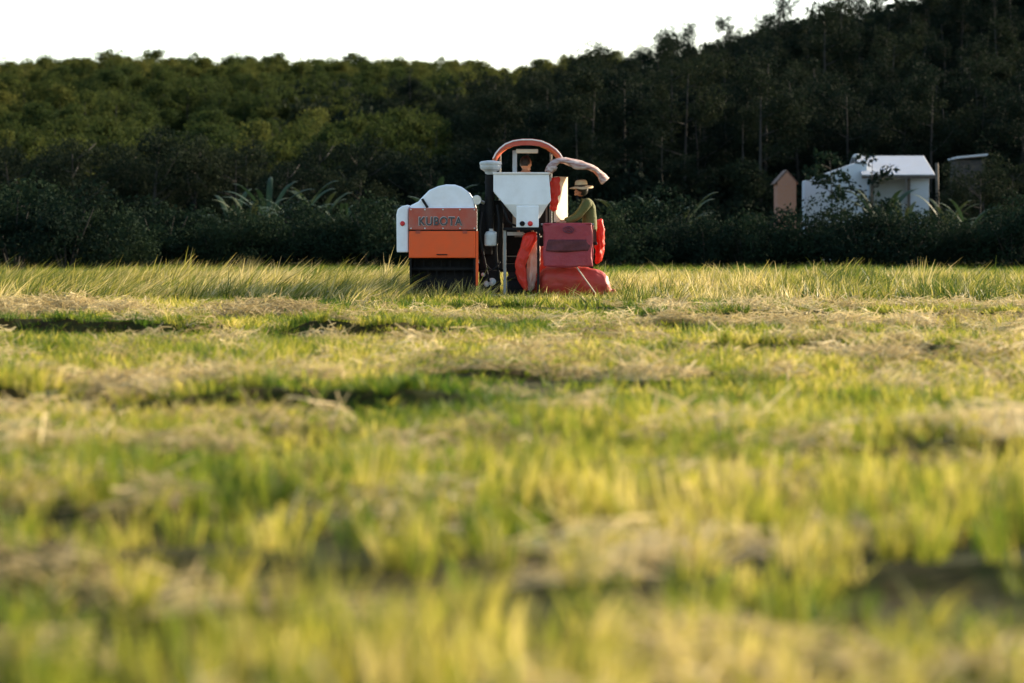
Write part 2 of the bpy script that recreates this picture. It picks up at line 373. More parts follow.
# ------------------------------------------------------------------ scatter machinery
def scatter(name, pts, rot, scl, tint, idx, sources):
    me = bpy.data.meshes.new(name); me.vertices.add(len(pts)); me.vertices.foreach_set('co', np.asarray(pts, np.float32).ravel())
    a = me.attributes.new('rot', 'FLOAT_VECTOR', 'POINT'); a.data.foreach_set('vector', np.asarray(rot, np.float32).ravel())
    a = me.attributes.new('scl', 'FLOAT_VECTOR', 'POINT'); a.data.foreach_set('vector', np.asarray(scl, np.float32).ravel())
    a = me.attributes.new('tint', 'FLOAT', 'POINT'); a.data.foreach_set('value', np.asarray(tint, np.float32))
    a = me.attributes.new('idx', 'INT', 'POINT'); a.data.foreach_set('value', np.asarray(idx, np.int32))
    o = link(name, me)
    c = bpy.data.collections.new(name + '_kinds')
    for k, sm in enumerate(sources): c.objects.link(bpy.data.objects.new('%s_kind_%02d' % (name, k), sm))
    ng = bpy.data.node_groups.new(name + '_scatter', 'GeometryNodeTree')
    ng.interface.new_socket('Geometry', in_out='INPUT', socket_type='NodeSocketGeometry')
    ng.interface.new_socket('Geometry', in_out='OUTPUT', socket_type='NodeSocketGeometry')
    N = ng.nodes; L = ng.links.new
    gi = N.new('NodeGroupInput'); go = N.new('NodeGroupOutput')
    ci = N.new('GeometryNodeCollectionInfo'); ci.inputs['Collection'].default_value = c
    ci.inputs['Separate Children'].default_value = True; ci.inputs['Reset Children'].default_value = True
    ip = N.new('GeometryNodeInstanceOnPoints'); ip.inputs['Pick Instance'].default_value = True
    def na(nm, ty):
        q = N.new('GeometryNodeInputNamedAttribute'); q.data_type = ty; q.inputs['Name'].default_value = nm
        return [s_ for s_ in q.outputs if s_.enabled and s_.name == 'Attribute'][0]
    er = N.new('FunctionNodeEulerToRotation')
    L(gi.outputs[0], ip.inputs['Points']); L(ci.outputs[0], ip.inputs['Instance'])
    L(na('rot', 'FLOAT_VECTOR'), er.inputs[0]); L(er.outputs[0], ip.inputs['Rotation'])
    L(na('scl', 'FLOAT_VECTOR'), ip.inputs['Scale']); L(na('idx', 'INT'), ip.inputs['Instance Index'])
    L(ip.outputs[0], go.inputs[0])
    md = o.modifiers.new('scatter', 'NODES'); md.node_group = ng
    return o

def tuft(name, seed, n, h0, h1, spread, bend, width, mat, lean=(0, 0), cut=0.0, r0=0.04, segs=3):
    """clump of blades: tapered strips, bending outwards"""
    g = np.random.default_rng(seed); V = []; F = []; rn = []
    for b in range(n):
        a = g.uniform(0, 2 * math.pi); rr = r0 * math.sqrt(g.uniform()); h = g.uniform(h0, h1)
        bx, by = rr * math.cos(a), rr * math.sin(a)
        a2 = a + g.normal(0, 0.7); sp = spread * g.uniform(0.2, 1.0); bd = bend * g.uniform(0.3, 1.2)
        dx, dy = math.cos(a2) * sp + lean[0] * g.uniform(0.4, 1.3), math.sin(a2) * sp + lean[1] * g.uniform(0.4, 1.3)
        fx, fy = g.normal(), g.normal(); q = math.hypot(fx, fy); sx, sy = fx / q, fy / q
        iscut = g.uniform() < cut; w = width * g.uniform(0.6, 1.3); o = len(V)
        for k in range(segs + 1):
            t = k / segs; tt = t * t
            px_ = bx + dx * h * (t * 0.5 + tt * 0.5); py_ = by + dy * h * (t * 0.5 + tt * 0.5)
            pz = h * (t - bd * tt * 0.55)
            ww = w * (1 - (0.1 if iscut else 0.93) * t ** 1.6)
            V.append((px_ - sx * ww / 2, py_ - sy * ww / 2, pz)); V.append((px_ + sx * ww / 2, py_ + sy * ww / 2, pz))
        for k in range(segs): F.append((o + 2 * k, o + 2 * k + 1, o + 2 * k + 3, o + 2 * k + 2))
        rn += [g.uniform()] * segs
    return np_mesh(name, V, F, [mat], rnd=rn)

def strawpad(name, seed, n, L0, L1, rad, hgt, mat):
    g = np.random.default_rng(seed); V = []; F = []; rn = []
    for b in range(n):
        a = g.uniform(0, 2 * math.pi); r = rad * math.sqrt(g.uniform()); c = np.array([r * math.cos(a), r * math.sin(a), hgt * g.uniform() * (1 - (r / rad) ** 2 * 0.7) + 0.005])
        d = g.uniform(0, 2 * math.pi); el = g.normal(0, 0.42); Ln = g.uniform(L0, L1); w = g.uniform(0.004, 0.009)
        D = np.array([math.cos(d) * math.cos(el), math.sin(d) * math.cos(el), math.sin(el)]); Sd = np.cross(D, g.normal(size=3)); Sd /= np.linalg.norm(Sd)
        o = len(V)
        for k in range(3):
            t = k - 1; p = c + D * Ln * 0.5 * t + np.array([0, 0, -0.12 * Ln * t * t])
            p[2] = max(p[2], 0.002)
            V.append(p - Sd * w / 2); V.append(p + Sd * w / 2)
        for k in range(2): F.append((o + 2 * k, o + 2 * k + 1, o + 2 * k + 3, o + 2 * k + 2)); rn.append(g.uniform())
        rn[-1] = rn[-2]
    return np_mesh(name, V, F, [mat], rnd=rn)

def rand_field(y0, y1, dens, margin=5.0):
    wmax = 0.2118 * y1 * 1.12 + margin
    n = int((y1 - y0) * 2 * wmax * dens)
    y = rng.uniform(y0, y1, n); x = rng.uniform(-wmax, wmax, n)
    k = np.abs(x) < 0.2118 * y * 1.12 + margin
    return x[k], y[k]

MACH = (WX(392), WX(606), 39.9, 42.6)   # footprint of the machine (no grass through the body)
def outside_machine(x, y): return ~((x > MACH[0]) & (x < MACH[1]) & (y > MACH[2]) & (y < MACH[3]))

# ---- stubble and regrowth
sources = [tuft('stubble_kind', 100 + k, 20, 0.08, 0.20, 0.30, 0.12, 0.0115, M['grass'], cut=0.6, r0=0.06) for k in range(4)] + \
          [tuft('regrowth_kind', 120 + k, 22, 0.14, 0.36, 0.50, 0.40, 0.0115, M['grass'], r0=0.055) for k in range(5)]
def rows_field(y0, y1, dx, dy, margin=5.0):
    """rice hills planted in rows"""
    wmax = 0.2118 * y1 * 1.12 + margin
    gx, gy = np.meshgrid(np.arange(-wmax, wmax, dx), np.arange(y0, y1, dy)); gx = gx.ravel(); gy = gy.ravel()
    gx = gx + rng.normal(0, 0.26 * dx, len(gx)) + 0.04 * gy; gy = gy + rng.normal(0, 0.16 * dy, len(gy)) + 0.02 * gx
    k = np.abs(gx) < 0.2118 * gy * 1.12 + margin
    return gx[k], gy[k]
X = []; Y = []
for (a, b, dx, dy) in ((4.3, 11.5, 0.15, 0.28), (11.5, 27, 0.13, 0.24), (27, 41, 0.15, 0.20), (41, 58, 0.26, 0.26), (58, 78, 0.33, 0.33)):
    x, y = rows_field(a, b, dx, dy); X.append(x); Y.append(y)
for (a, b, d) in ((4.3, 11.5, 9), (11.5, 27, 18), (27, 41, 14)):
    x, y = rand_field(a, b, d); X.append(x); Y.append(y)
X = np.concatenate(X); Y = np.concatenate(Y)
wm = wind_mask(X, Y)
cover = 0.55 * fbm(X * 0.8, Y * 0.6, 71) + 0.45 * fbm(X * 0.12, Y * 0.8, 73)
front = wind_mask(X, Y + 0.5 + 0.012 * Y)     # bare furrow just in front of each windrow
bf = bank(X, Y, True)
keep = (rng.uniform(size=len(X)) < 1 - 0.75 * np.exp(-((Y - 7.9 - 0.5 * (fbm(X * 0.5, X * 0, 221) - 0.5)) / 0.75) ** 2) * np.clip((fbm(X * 1.2, Y * 0.9, 223) - 0.25) * 4, 0, 1)) & (rng.uniform(size=len(X)) < 1 - 0.05 * bf) & (rng.uniform(size=len(X)) < np.clip(1.05 - 0.85 * wm - 0.5 * np.clip(front - wm, 0, 1), 0.04, 1)) & (rng.uniform(size=len(X)) < np.clip(0.50 + (cover - 0.38) * 5.0, 0.22, 1)) & outside_machine(X, Y)
X, Y, wm, cover, bf = X[keep], Y[keep], wm[keep], cover[keep], bf[keep]
n = len(X); big = fbm(X * 0.35, Y * 0.22, 91); fine = fbm(X * 1.6, Y * 1.2, 93)
tint = np.clip(0.44 + 1.1 * (big - 0.5) + 0.8 * (fine - 0.5) + 1.0 * (fbm(X * 0.10, Y * 0.7, 197) - 0.5) + rng.normal(0, 0.14, n), 0, 0.95)
tint = tint - np.interp(Y, [6, 14, 24], [0.11, 0.10, 0.03]) - 0.10 * np.exp(-((Y - 8.0) / 0.9) ** 2)
tint = np.where(Y > 55, tint * 0.3, tint)  # far strip tinted dark green, the hill's shadow put into the blade colour
hs = (0.45 + 1.2 * fbm(X * 0.9, Y * 0.5, 95)) * rng.uniform(0.7, 1.3, n) * (1 - 0.40 * bf) * np.where(Y > 55, 0.45, 1.0) * np.interp(Y, [5, 9, 12.5, 20, 26, 40.5, 44], [1.0, 1.0, 0.74, 0.56, 0.48, 0.5, 0.9]) * (0.55 + 0.9 * fbm(X * 0.12, Y * 0.75, 191))
idx = np.where(rng.uniform(size=n) < 0.42, rng.integers(0, 4, n), rng.integers(4, 9, n))
ws = np.where(Y < 14, 0.95, np.where(Y < 27, 1.1, 1.3))
gr = scatter('stubble_grass', np.stack([X, Y, terrain(X, Y) - 0.01], -1), np.stack([rng.normal(0, 0.12, n), rng.normal(0, 0.12, n) + 0.08, rng.uniform(0, 6.28, n)], -1),
             np.stack([ws, ws, hs], -1), tint, idx, sources)
tag(gr, 'yellow green rice stubble and regrowth covering the field', 'grass', kind='stuff')

# ---- straw litter on the windrows
sources = [strawpad('straw_kind', 200 + k, 70, 0.12, 0.42, 0.24, 0.12, M['strawlitter']) for k in range(5)]
X = []; Y = []
for (a, b, d) in ((4.3, 14, 60), (14, 27, 44), (27, 41, 34)):
    x, y = rand_field(a, b, d); X.append(x); Y.append(y)
X = np.concatenate(X); Y = np.concatenate(Y); wm = wind_mask(X, Y)
keep = (rng.uniform(size=len(X)) < np.clip(wm * 1.25 - 0.30 + 0.5 * (fbm(X * 1.3, Y * 0.9, 211) - 0.5), 0.025, 0.9)) & outside_machine(X, Y)
X, Y = X[keep], Y[keep]; n = len(X)
stt = np.clip(0.12 + fbm(X * 0.9, Y * 0.6, 97) + rng.normal(0, 0.12, n), 0, 1)
s1 = rng.uniform(0.7, 1.25, n) * np.where(Y > 34, 0.7, 1.0)
st = scatter('straw_litter', np.stack([X, Y, terrain(X, Y) + 0.015], -1), np.stack([rng.normal(0, 0.15, n), rng.normal(0, 0.15, n), rng.uniform(0, 6.28, n)], -1),
             np.stack([s1, s1, s1 * rng.uniform(0.7, 1.6, n)], -1), stt, rng.integers(0, 5, n), sources)
tag(st, 'tan cut straw lying in windrows across the stubble', 'straw', kind='stuff')

# ---- standing grass around the machine
sources = [tuft('standing_kind', 300 + k, 14, 0.34, 0.80, 0.42, 0.45, 0.022, M['tallgrass'], lean=(0.62, -0.05), r0=0.11, segs=4) for k in range(6)]
sources += [tuft('upright_kind', 320 + k, 11, 0.32, 0.60, 0.35, 0.20, 0.017, M['tallgrass'], lean=(0.18, 0), r0=0.07, segs=4) for k in range(3)]
x, y = rand_field(35.0, 56, 21)
front_edge = np.where(x > 0, 36.6, 37.6) + (fbm(x * 0.6, x * 0, 41) - 0.5) * 4.2 + np.where((x > -2.2) & (x < 2.2), -0.3, 0.0)
keep = (y > front_edge + rng.normal(0, 0.9, len(x))) & outside_machine(x, y) & (rng.uniform(size=len(x)) < np.clip(0.55 + (fbm(x * 0.7, y * 0.7, 43) - 0.38) * 4, 0.15, 1))
keep &= ~((x > WX(470)) & (x < WX(625)) & (y > 39.0) & (y < 43) & (rng.uniform(size=len(x)) < 0.5))
X, Y = x[keep], y[keep]; n = len(X)
tt = np.clip(0.56 + 1.5 * (fbm(X * 0.6, Y * 0.4, 45) - 0.5) + rng.normal(0, 0.24, n), 0, 1)
hh = 0.62 * (0.22 + 1.40 * fbm(X * 0.9, Y * 0.7, 47)) * rng.uniform(0.8, 1.2, n)
low = (X > WX(400)) & (X < WX(615)) & (Y < 40.2)
hh = np.where(low, hh * 0.52, hh)
hh *= np.where(Y > 49, np.clip(1 - (Y - 49) * 0.09, 0.4, 1), 1)
left = X < WX(420)
idx = np.where(left, np.where(rng.uniform(size=n) < 0.88, rng.integers(0, 6, n), rng.integers(6, 9, n)), np.where(rng.uniform(size=n) < 0.4, rng.integers(0, 6, n), rng.integers(6, 9, n)))
tg = scatter('standing_grass', np.stack([X, Y, terrain(X, Y) - 0.01], -1), np.stack([rng.normal(0, 0.14, n), rng.normal(0, 0.18, n), rng.normal(0, np.where(left, 0.55, 1.6), n)], -1),
             np.stack([np.full(n, 1.15), np.full(n, 1.15), hh], -1), tt, idx, sources)
tag(tg, 'taller leaning yellow green grass around the harvester', 'grass', kind='stuff')

# a few distinct tall weeds at the field's edge
def weed(px, py_top, Yw, n, col, label, seed, wdt=0.35, lean=0.1):
    h = WZ(py_top, Yw)
    me = tuft('weed', seed, n, h * 0.55, h * 1.08, wdt, 0.25, 0.016, col, lean=(lean, 0), r0=0.14, segs=4)
    o = link('weed', me); x = WX(px, Yw); o.location = (x, Yw, float(terrain(x, Yw))); tag(o, label, 'weed')
def solidgrass(name, cols):
    return leafmat(name, cols, 0.4, 0.5, None, 0.8)
M['weed_y'] = solidgrass('weed_pale', [(0.30, 0.27, 0.07), (0.40, 0.34, 0.10), (0.50, 0.41, 0.17)])
M['weed_b'] = solidgrass('weed_brown', [(0.16, 0.14, 0.04), (0.24, 0.19, 0.06), (0.30, 0.22, 0.09)])
weed(921, 254, 42.0, 60, M['weed_y'], 'tall pale spiky weed clump standing above the grass below the white house', 401, 0.45)
weed(905, 266, 41.5, 40, M['weed_y'], 'smaller pale weed clump beside the tall spiky one in the grass', 402, 0.5)
weed(741, 262, 43.0, 30, M['weed_y'], 'thin pale weed clump standing above the grass below the brick hut', 403, 0.4)
weed(246, 254, 62.0, 90, M['weed_b'], 'brownish weed patch at the far edge of the field left of the harvester', 404, 0.75, 0.0)
weed(466, 276, 39.3, 60, M['weed_y'], 'pale dry weed clump leaning against the rear of the harvester', 405, 0.7, 0.25)

for px_, pt_, y_, n_, sd_, w_, lb_ in ((440, 277, 39.0, 46, 411, 0.7, 'dry weed clump in front of the black straw chute of the harvester'), (484, 281, 39.1, 40, 412, 0.8, 'dry weed clump below the grey bottle of the harvester'),
                                 (516, 285, 39.2, 26, 413, 0.7, 'low dry weed clump below the hanging red sack'), (412, 280, 39.4, 34, 414, 0.6, 'yellow weed clump at the left corner of the harvester'),
                                 (556, 290, 39.0, 30, 415, 0.8, 'low dry weed clump in front of the lying red sack'), (640, 276, 40.5, 40, 416, 0.6, 'yellow weed clump right of the lying red sack')):
    weed(px_, pt_, y_, n_, M['weed_y'], lb_, sd_, w_, 0.15)

# ------------------------------------------------------------------ trees and plants
def leaf_cloud(g, centres, radii, per, s0, s1, flat=0.7):
    """leaf quads spread through clumps"""
    nC = len(centres); n = nC * per
    c = np.repeat(np.asarray(centres, float), per, 0); r = np.repeat(np.asarray(radii, float), per)
    d = g.normal(size=(n, 3)); d /= np.linalg.norm(d, axis=1)[:, None]
    p = c + d * (r * g.uniform(0.25, 1.0, n) ** 0.6)[:, None] * np.array([1, 1, flat])
    a = g.normal(size=(n, 3)) + np.array([0, 0, 0.1]); a /= np.linalg.norm(a, axis=1)[:, None]
    nrm = d * 0.7 + g.normal(size=(n, 3)) * 0.6; b = np.cross(nrm, a); b /= np.linalg.norm(b, axis=1)[:, None]
    s = g.uniform(s0, s1, n)[:, None]; w = s * g.uniform(0.35, 0.6, n)[:, None]
    V = np.stack([p - a * s * 0.5, p + b * w * 0.5 - np.array([0, 0, .04]) * s, p + a * s * 0.5, p - b * w * 0.5 - np.array([0, 0, .04]) * s], 1).reshape(-1, 3)
    F = np.arange(n * 4).reshape(-1, 4)
    clump = np.repeat(g.uniform(size=nC), per)
    return V, F, np.clip(0.65 * clump + 0.35 * g.uniform(size=n), 0, 1)

def tree_meshes(seed, h, crown_w, crown_lo, leaf, per=46, nc=34, s0=0.10, s1=0.22, thin=False):
    g = np.random.default_rng(seed)
    mb = MB(); lean = g.normal(0, 0.04, 2) * h
    pts = [(lean[0] * t * t, lean[1] * t * t, h * 0.93 * t) for t in np.linspace(-0.03, 1, 8)]
    r = 0.020 * h if not thin else 0.013 * h
    mb.tube(pts, [r * (1 - 0.85 * t) for t in np.linspace(0, 1, 8)], 7)
    cs = []; rs = []
    nb = 9 if not thin else 7
    for k in range(nb):
        t = crown_lo + (0.95 - crown_lo) * (k + g.uniform()) / nb; a = g.uniform(0, 6.283) if k else 0.0
        base = np.array([lean[0] * t * t, lean[1] * t * t, h * 0.93 * t])
        prof = math.sin(math.pi * min(1, max(0.12, (t - crown_lo) / (1.02 - crown_lo)) ** 0.8)) * 0.85 + 0.22
        Ln = crown_w * 0.5 * prof * g.uniform(0.7, 1.2)
        tip = base + np.array([math.cos(a) * Ln, math.sin(a) * Ln, Ln * g.uniform(0.25, 0.8)])
        mid = (base + tip) / 2 + np.array([0, 0, -0.08 * Ln]); r_ = r
        mb.tube([base, mid, tip], [r * 0.45 * (1 - t * 0.5), r * 0.28, r * 0.1], 5)
        for q in range(max(1, nc // nb)):
            u = g.uniform(0.35, 1.08); cs.append(base * (1 - u) + tip * u + g.normal(0, 0.16, 3) * crown_w * 0.45); rs.append(crown_w * g.uniform(0.10, 0.2))
    cs.append(np.array([lean[0], lean[1], h * 0.96])); rs.append(crown_w * 0.1)
    V, F, rn = leaf_cloud(g, cs, rs, per, s0, s1)
    return mb, np_mesh('crown', V, F, [leaf], rnd=rn)

def make_tree(name, seed, label, cat, group, *a, **k):
    mb, cm = tree_meshes(seed, *a, **k)
    t = empty(name, (0, 0, 0), label, cat, group)
    mb.build('trunk', M['bark'], t, smooth=True); link('crown', cm, t)
    return t

def dup(root, loc, rz, sc, label=None, group=None):
    r = root.copy(); COL.objects.link(r); r.location = loc; r.rotation_euler = (0, 0, rz); r.scale = sc
    if label: r['label'] = label
    if group: r['group'] = group
    for ch in list(root.children):
        c = ch.copy(); COL.objects.link(c); c.parent = r
        for gch in ch.children:
            d = gch.copy(); COL.objects.link(d); d.parent = c
    return r

def place(protos, used, k, loc, rz, sc, label=None, group=None):
    if k not in used:
        used.add(k); o = protos[k]; o.location = loc; o.rotation_euler = (0, 0, rz); o.scale = sc
        if label: o['label'] = label
        if group: o['group'] = group
        return o
    return dup(protos[k], loc, rz, sc, label, group)

# right hillside: individual plantation trees
LH = 'dark slender tree standing in the shaded wood on the right hillside'
GH = 'trees of the wood on the right hillside'
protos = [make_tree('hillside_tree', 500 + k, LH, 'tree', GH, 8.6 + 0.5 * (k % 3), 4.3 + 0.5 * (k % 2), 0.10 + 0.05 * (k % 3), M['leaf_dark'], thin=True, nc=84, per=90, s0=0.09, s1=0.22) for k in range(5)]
used = set(); spots = []
g = np.random.default_rng(77); tries = 0
while len(spots) < 292 and tries < 30000:
    tries += 1
    y = 98 + 78 * g.uniform() ** 0.9; x = g.uniform(-7 - 0.02 * (y - 98), 0.2118 * y * 1.25 + 4)
    px = 512 + x / y * FPX
    if px < 455 + (176 - y) * 0.6 and y < 165: continue
    if 770 < px < 1010 and y < 103: continue
    d = 1.9 + 0.9 * (y - 98) / 78
    if any((x - a) ** 2 + (y - b) ** 2 < d * d for a, b in spots): continue
    spots.append((x, y))
for i, (x, y) in enumerate(spots):
    k = int(g.integers(0, 5)); s = g.uniform(0.66, 0.92)
    s = min(s, float(room_for(x, y)) * g.uniform(0.88, 1.0) / 8.9)
    if s < 0.25: continue
    place(protos, used, k, (x, y, float(terrain(x, y)) - 0.1), g.uniform(0, 6.28), (s, s, s * g.uniform(0.88, 1.12)))

# undergrowth on the hill: one mass
def bushmesh(seed, w, h, leaf, nc=16, per=60, s0=0.12, s1=0.30):
    g = np.random.default_rng(seed); cs = []; rs = []
    for k in range(nc):
        a = g.uniform(0, 6.28); u = math.sqrt(g.uniform()) * 0.5 * w; z = h * (0.12 + 0.75 * g.uniform() * (1 - (2 * u / w) ** 2 * 0.55))
        cs.append((math.cos(a) * u, math.sin(a) * u, z)); rs.append(w * g.uniform(0.14, 0.24))
    V, F, rn = leaf_cloud(g, cs, rs, per, s0, s1)
    V[:, 2] = np.maximum(V[:, 2], 0.0)
    return V, F, rn
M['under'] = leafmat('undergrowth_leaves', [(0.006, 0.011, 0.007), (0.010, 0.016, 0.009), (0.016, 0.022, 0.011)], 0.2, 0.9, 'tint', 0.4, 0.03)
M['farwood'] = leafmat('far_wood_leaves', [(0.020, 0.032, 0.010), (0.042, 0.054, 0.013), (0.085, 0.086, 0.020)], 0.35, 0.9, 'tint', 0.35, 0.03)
srcs = []
for k in range(4):
    V, F, rn = bushmesh(600 + k, 3.4, 2.6, M['under'], 22, 110, 0.12, 0.28); srcs.append(np_mesh('undergrowth_kind', V, F, [M['under']], rnd=rn))
n = 900; nr = 420
y = g.uniform(96, 190, n); x = g.uniform(-26, 1, n) * (y / 170) + g.uniform(0, 1, n) * (0.27 * y + 14)
keep = ~((np.abs(512 + x / y * FPX - 890) < 120) & (y < 100)); x, y = x[keep], y[keep]
yr_ = g.uniform(160, 186, nr); x = np.concatenate([x, g.uniform(-0.02, 0.27, nr) * yr_]); y = np.concatenate([y, yr_]); n = len(x)
s = np.where(y >= 160, np.minimum(g.uniform(1.6, 2.6, n), np.maximum(0.2, room_for(x, y) * g.uniform(0.8, 0.96, n) / 2.7)), np.minimum(g.uniform(0.7, 1.5, n), np.maximum(0.2, room_for(x, y) * 0.5 / 2.6)))
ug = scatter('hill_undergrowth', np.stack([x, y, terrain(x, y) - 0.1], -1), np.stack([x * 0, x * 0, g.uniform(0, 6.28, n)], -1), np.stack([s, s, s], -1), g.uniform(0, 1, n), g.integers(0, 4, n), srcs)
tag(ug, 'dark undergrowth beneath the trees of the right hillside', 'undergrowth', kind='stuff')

# far wooded hill on the left: one mass
srcs = []
for k in range(6):
    gg = np.random.default_rng(640 + k); cs = []; rs = []
    h = 6.2 + 0.5 * (k % 3); w = 3.6 + 0.4 * (k % 2)
    for q in range(44):
        t = gg.uniform(); a = gg.uniform(0, 6.28); rad = w * 0.5 * (math.sin(math.pi * (0.12 + 0.83 * t)) ** 0.8) * math.sqrt(gg.uniform())
        cs.append((math.cos(a) * rad, math.sin(a) * rad, h * (0.10 + 0.88 * t))); rs.append(w * gg.uniform(0.13, 0.26))
    V, F, rn = leaf_cloud(gg, cs, rs, 62, 0.16, 0.34)
    mb = MB(); mb.tube([(0, 0, -0.3), (0.1, 0, h * 0.5), (0, 0.1, h * 0.9)], [0.12, 0.08, 0.02], 6)
    nb = len(V); tv = np.array(mb.v); tf = np.array([f for f in mb.f if len(f) == 4]) + nb
    srcs.append(np_mesh('far_tree_kind', np.vstack([V, tv]), np.vstack([F, tf]), [M['farwood'], M['bark']], rnd=np.concatenate([rn, np.zeros(len(tf))]), mi=np.concatenate([np.zeros(len(F)), np.ones(len(tf))])))
n = 5200
y = 122 + 175 * g.uniform(size=n) ** 0.85; x = g.uniform(-0.27, 0.05, n) * y * g.uniform(0.9, 1.1, n)
keep = ~((x > -12) & (y < 170) & (x > -4)); x, y = x[keep], y[keep]; n = len(x)
s = np.clip(np.minimum(g.uniform(0.36, 0.9, n), room_for(x, y) * g.uniform(0.86, 1.0, n) / 7.2), 0.15, 2); tn = np.clip(fbm(x * 0.08, y * 0.05, 13) * 1.3 - 0.2 + g.normal(0, 0.12, n), 0, 1)
fw = scatter('far_wood', np.stack([x, y, terrain(x, y) - 0.1], -1), np.stack([x * 0, x * 0, g.uniform(0, 6.28, n)], -1), np.stack([s, s, s * g.uniform(0.85, 1.15, n)], -1), tn, g.integers(0, 6, n), srcs)
tag(fw, 'olive green wood covering the far hill on the left', 'wood', kind='stuff')

# middle-distance trees on the left, below the far wood
LL = 'dark bushy tree at the foot of the far wooded hill behind the field'
GL = 'trees at the foot of the far hill'
protos = [make_tree('bushy_tree', 540 + k, LL, 'tree', GL, 5.0 + 0.5 * k, 4.2, 0.12, M['leaf_dark'], nc=60, per=110, s0=0.09, s1=0.21) for k in range(3)]
used = set(); spots = []
tries = 0
while len(spots) < 46 and tries < 8000:
    tries += 1
    y = g.uniform(90, 118); x = g.uniform(-0.26 * y, 1.5)
    if any((x - a) ** 2 + (y - b) ** 2 < 2.6 ** 2 for a, b in spots): continue
    spots.append((x, y))
for x, y in spots:
    s = g.uniform(0.62, 0.95)
    place(protos, used, int(g.integers(0, 3)), (x, y, float(terrain(x, y)) - 0.1), g.uniform(0, 6.28), (s, s, s))
# tall tree at the very left whose top shows above the ridge
tl = make_tree('tall_tree', 571, 'tall light green tree whose sparse top rises above the ridge at the far left', 'tree', None, 11.6, 4.6, 0.3, M['leaf_mid'], nc=36, per=40)
tl.location = (WX(-12, 132), 132, float(terrain(WX(-12, 132), 132)))

# hedge bushes along the far edge of the field
LB = 'dark leafy bush in the long hedge along the far edge of the field'
GB = 'bushes of the long hedge behind the field'
protos = []
for k in range(4):
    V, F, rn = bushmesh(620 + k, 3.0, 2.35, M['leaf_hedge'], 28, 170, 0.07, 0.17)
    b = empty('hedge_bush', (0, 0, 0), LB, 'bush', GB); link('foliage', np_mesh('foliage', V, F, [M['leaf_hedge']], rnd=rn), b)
    mb = MB()
    for q in range(5):
        a = q * 1.257 + k; mb.tube([(0.1 * math.cos(a), 0.1 * math.sin(a), -0.05), (0.35 * math.cos(a), 0.35 * math.sin(a), 0.7), (0.7 * math.cos(a), 0.7 * math.sin(a), 1.5)], [0.03, 0.02, 0.008], 5)
    mb.build('stems', M['bark'], b); protos.append(b)
used = set()
for row in range(2):
    px = -70.0
    while px < 1110:
        Yb = 74.2 + row * 2.6 + g.uniform(-0.7, 0.7)
        x = WX(px, Yb); s = g.uniform(0.62, 1.16)
        if px < 480: s *= 1.12
        if 795 < px < 945: s = max(0.9, min(s, 0.98))
        place(protos, used, int(g.integers(0, 4)), (x, Yb, float(terrain(x, Yb)) - 0.05), g.uniform(0, 6.28), (s * 1.1, s, s * g.uniform(0.9, 1.12)))
        px += 45 * g.uniform(0.8, 1.2)
# rounded scrub at the far left, nearer
for i, (px, Yb, s, lab) in enumerate(((14, 70.5, 1.4, 'large dark rounded bush at the far left edge of the field'), (66, 69.5, 1.2, 'dark rounded bush second from the far left of the field edge'),
                                 (112, 71, 0.9, 'low dark bush right of the two rounded bushes at the left'))):
    o = dup(protos[i], (WX(px, Yb), Yb, -0.05), i * 1.3, (s, s, s), lab, None)
    if 'group' in o: del o['group']

# banana plants
def banana_mesh(seed, h, nl):
    g = np.random.default_rng(seed); V = []; F = []; rn = []
    for k in range(nl):
        a = k * 2.399 + g.uniform(-0.3, 0.3); Ln = h * g.uniform(0.45, 0.62); up = g.uniform(0.55, 1.5); w = h * g.uniform(0.028, 0.044)
        d = np.array([math.cos(a), math.sin(a), 0]); sd = np.array([-math.sin(a), math.cos(a), 0]); o = len(V); N = 7
        for i in range(N + 1):
            t = i / N; p = d * Ln * (0.06 + 0.95 * t) + np.array([0, 0, h * 0.46 + Ln * (1.35 * up * t - (0.10 + 0.62 * up) * t * t)])
            ww = w * (math.sin(math.pi * min(1, 0.08 + 0.9 * t)) ** 0.6) * (0.25 if i == 0 else 1)
            V += [p - sd * ww + np.array([0, 0, -0.25 * ww]), p + np.array([0, 0, 0.15 * ww]), p + sd * ww + np.array([0, 0, -0.25 * ww])]
        for i in range(N):
            F += [(o + 3 * i, o + 3 * i + 1, o + 3 * i + 4, o + 3 * i + 3), (o + 3 * i + 1, o + 3 * i + 2, o + 3 * i + 5, o + 3 * i + 4)]; q = g.uniform(); rn += [q, q]
    return np_mesh('leaves', V, F, [M['leaf_banana']], rnd=rn, smooth=True)
protos = []
GBN = 'banana plants in and behind the hedge'
for k in range(3):
    b = empty('banana_plant', (0, 0, 0), 'banana plant', 'banana plant', GBN)
    link('leaves', banana_mesh(700 + k, 3.2, 12), b)
    mb = MB(); mb.tube([(0, 0, -0.1), (0.02, 0, 0.8), (0, 0, 1.75)], [0.13, 0.10, 0.06], 8); mb.build('stem', paint('banana_stem', (0.13, 0.14, 0.06), 0.7), b, smooth=True)
    protos.append(b)
used = set()
LBN = 'banana plant with broad leaves in the dark group left of the harvester'
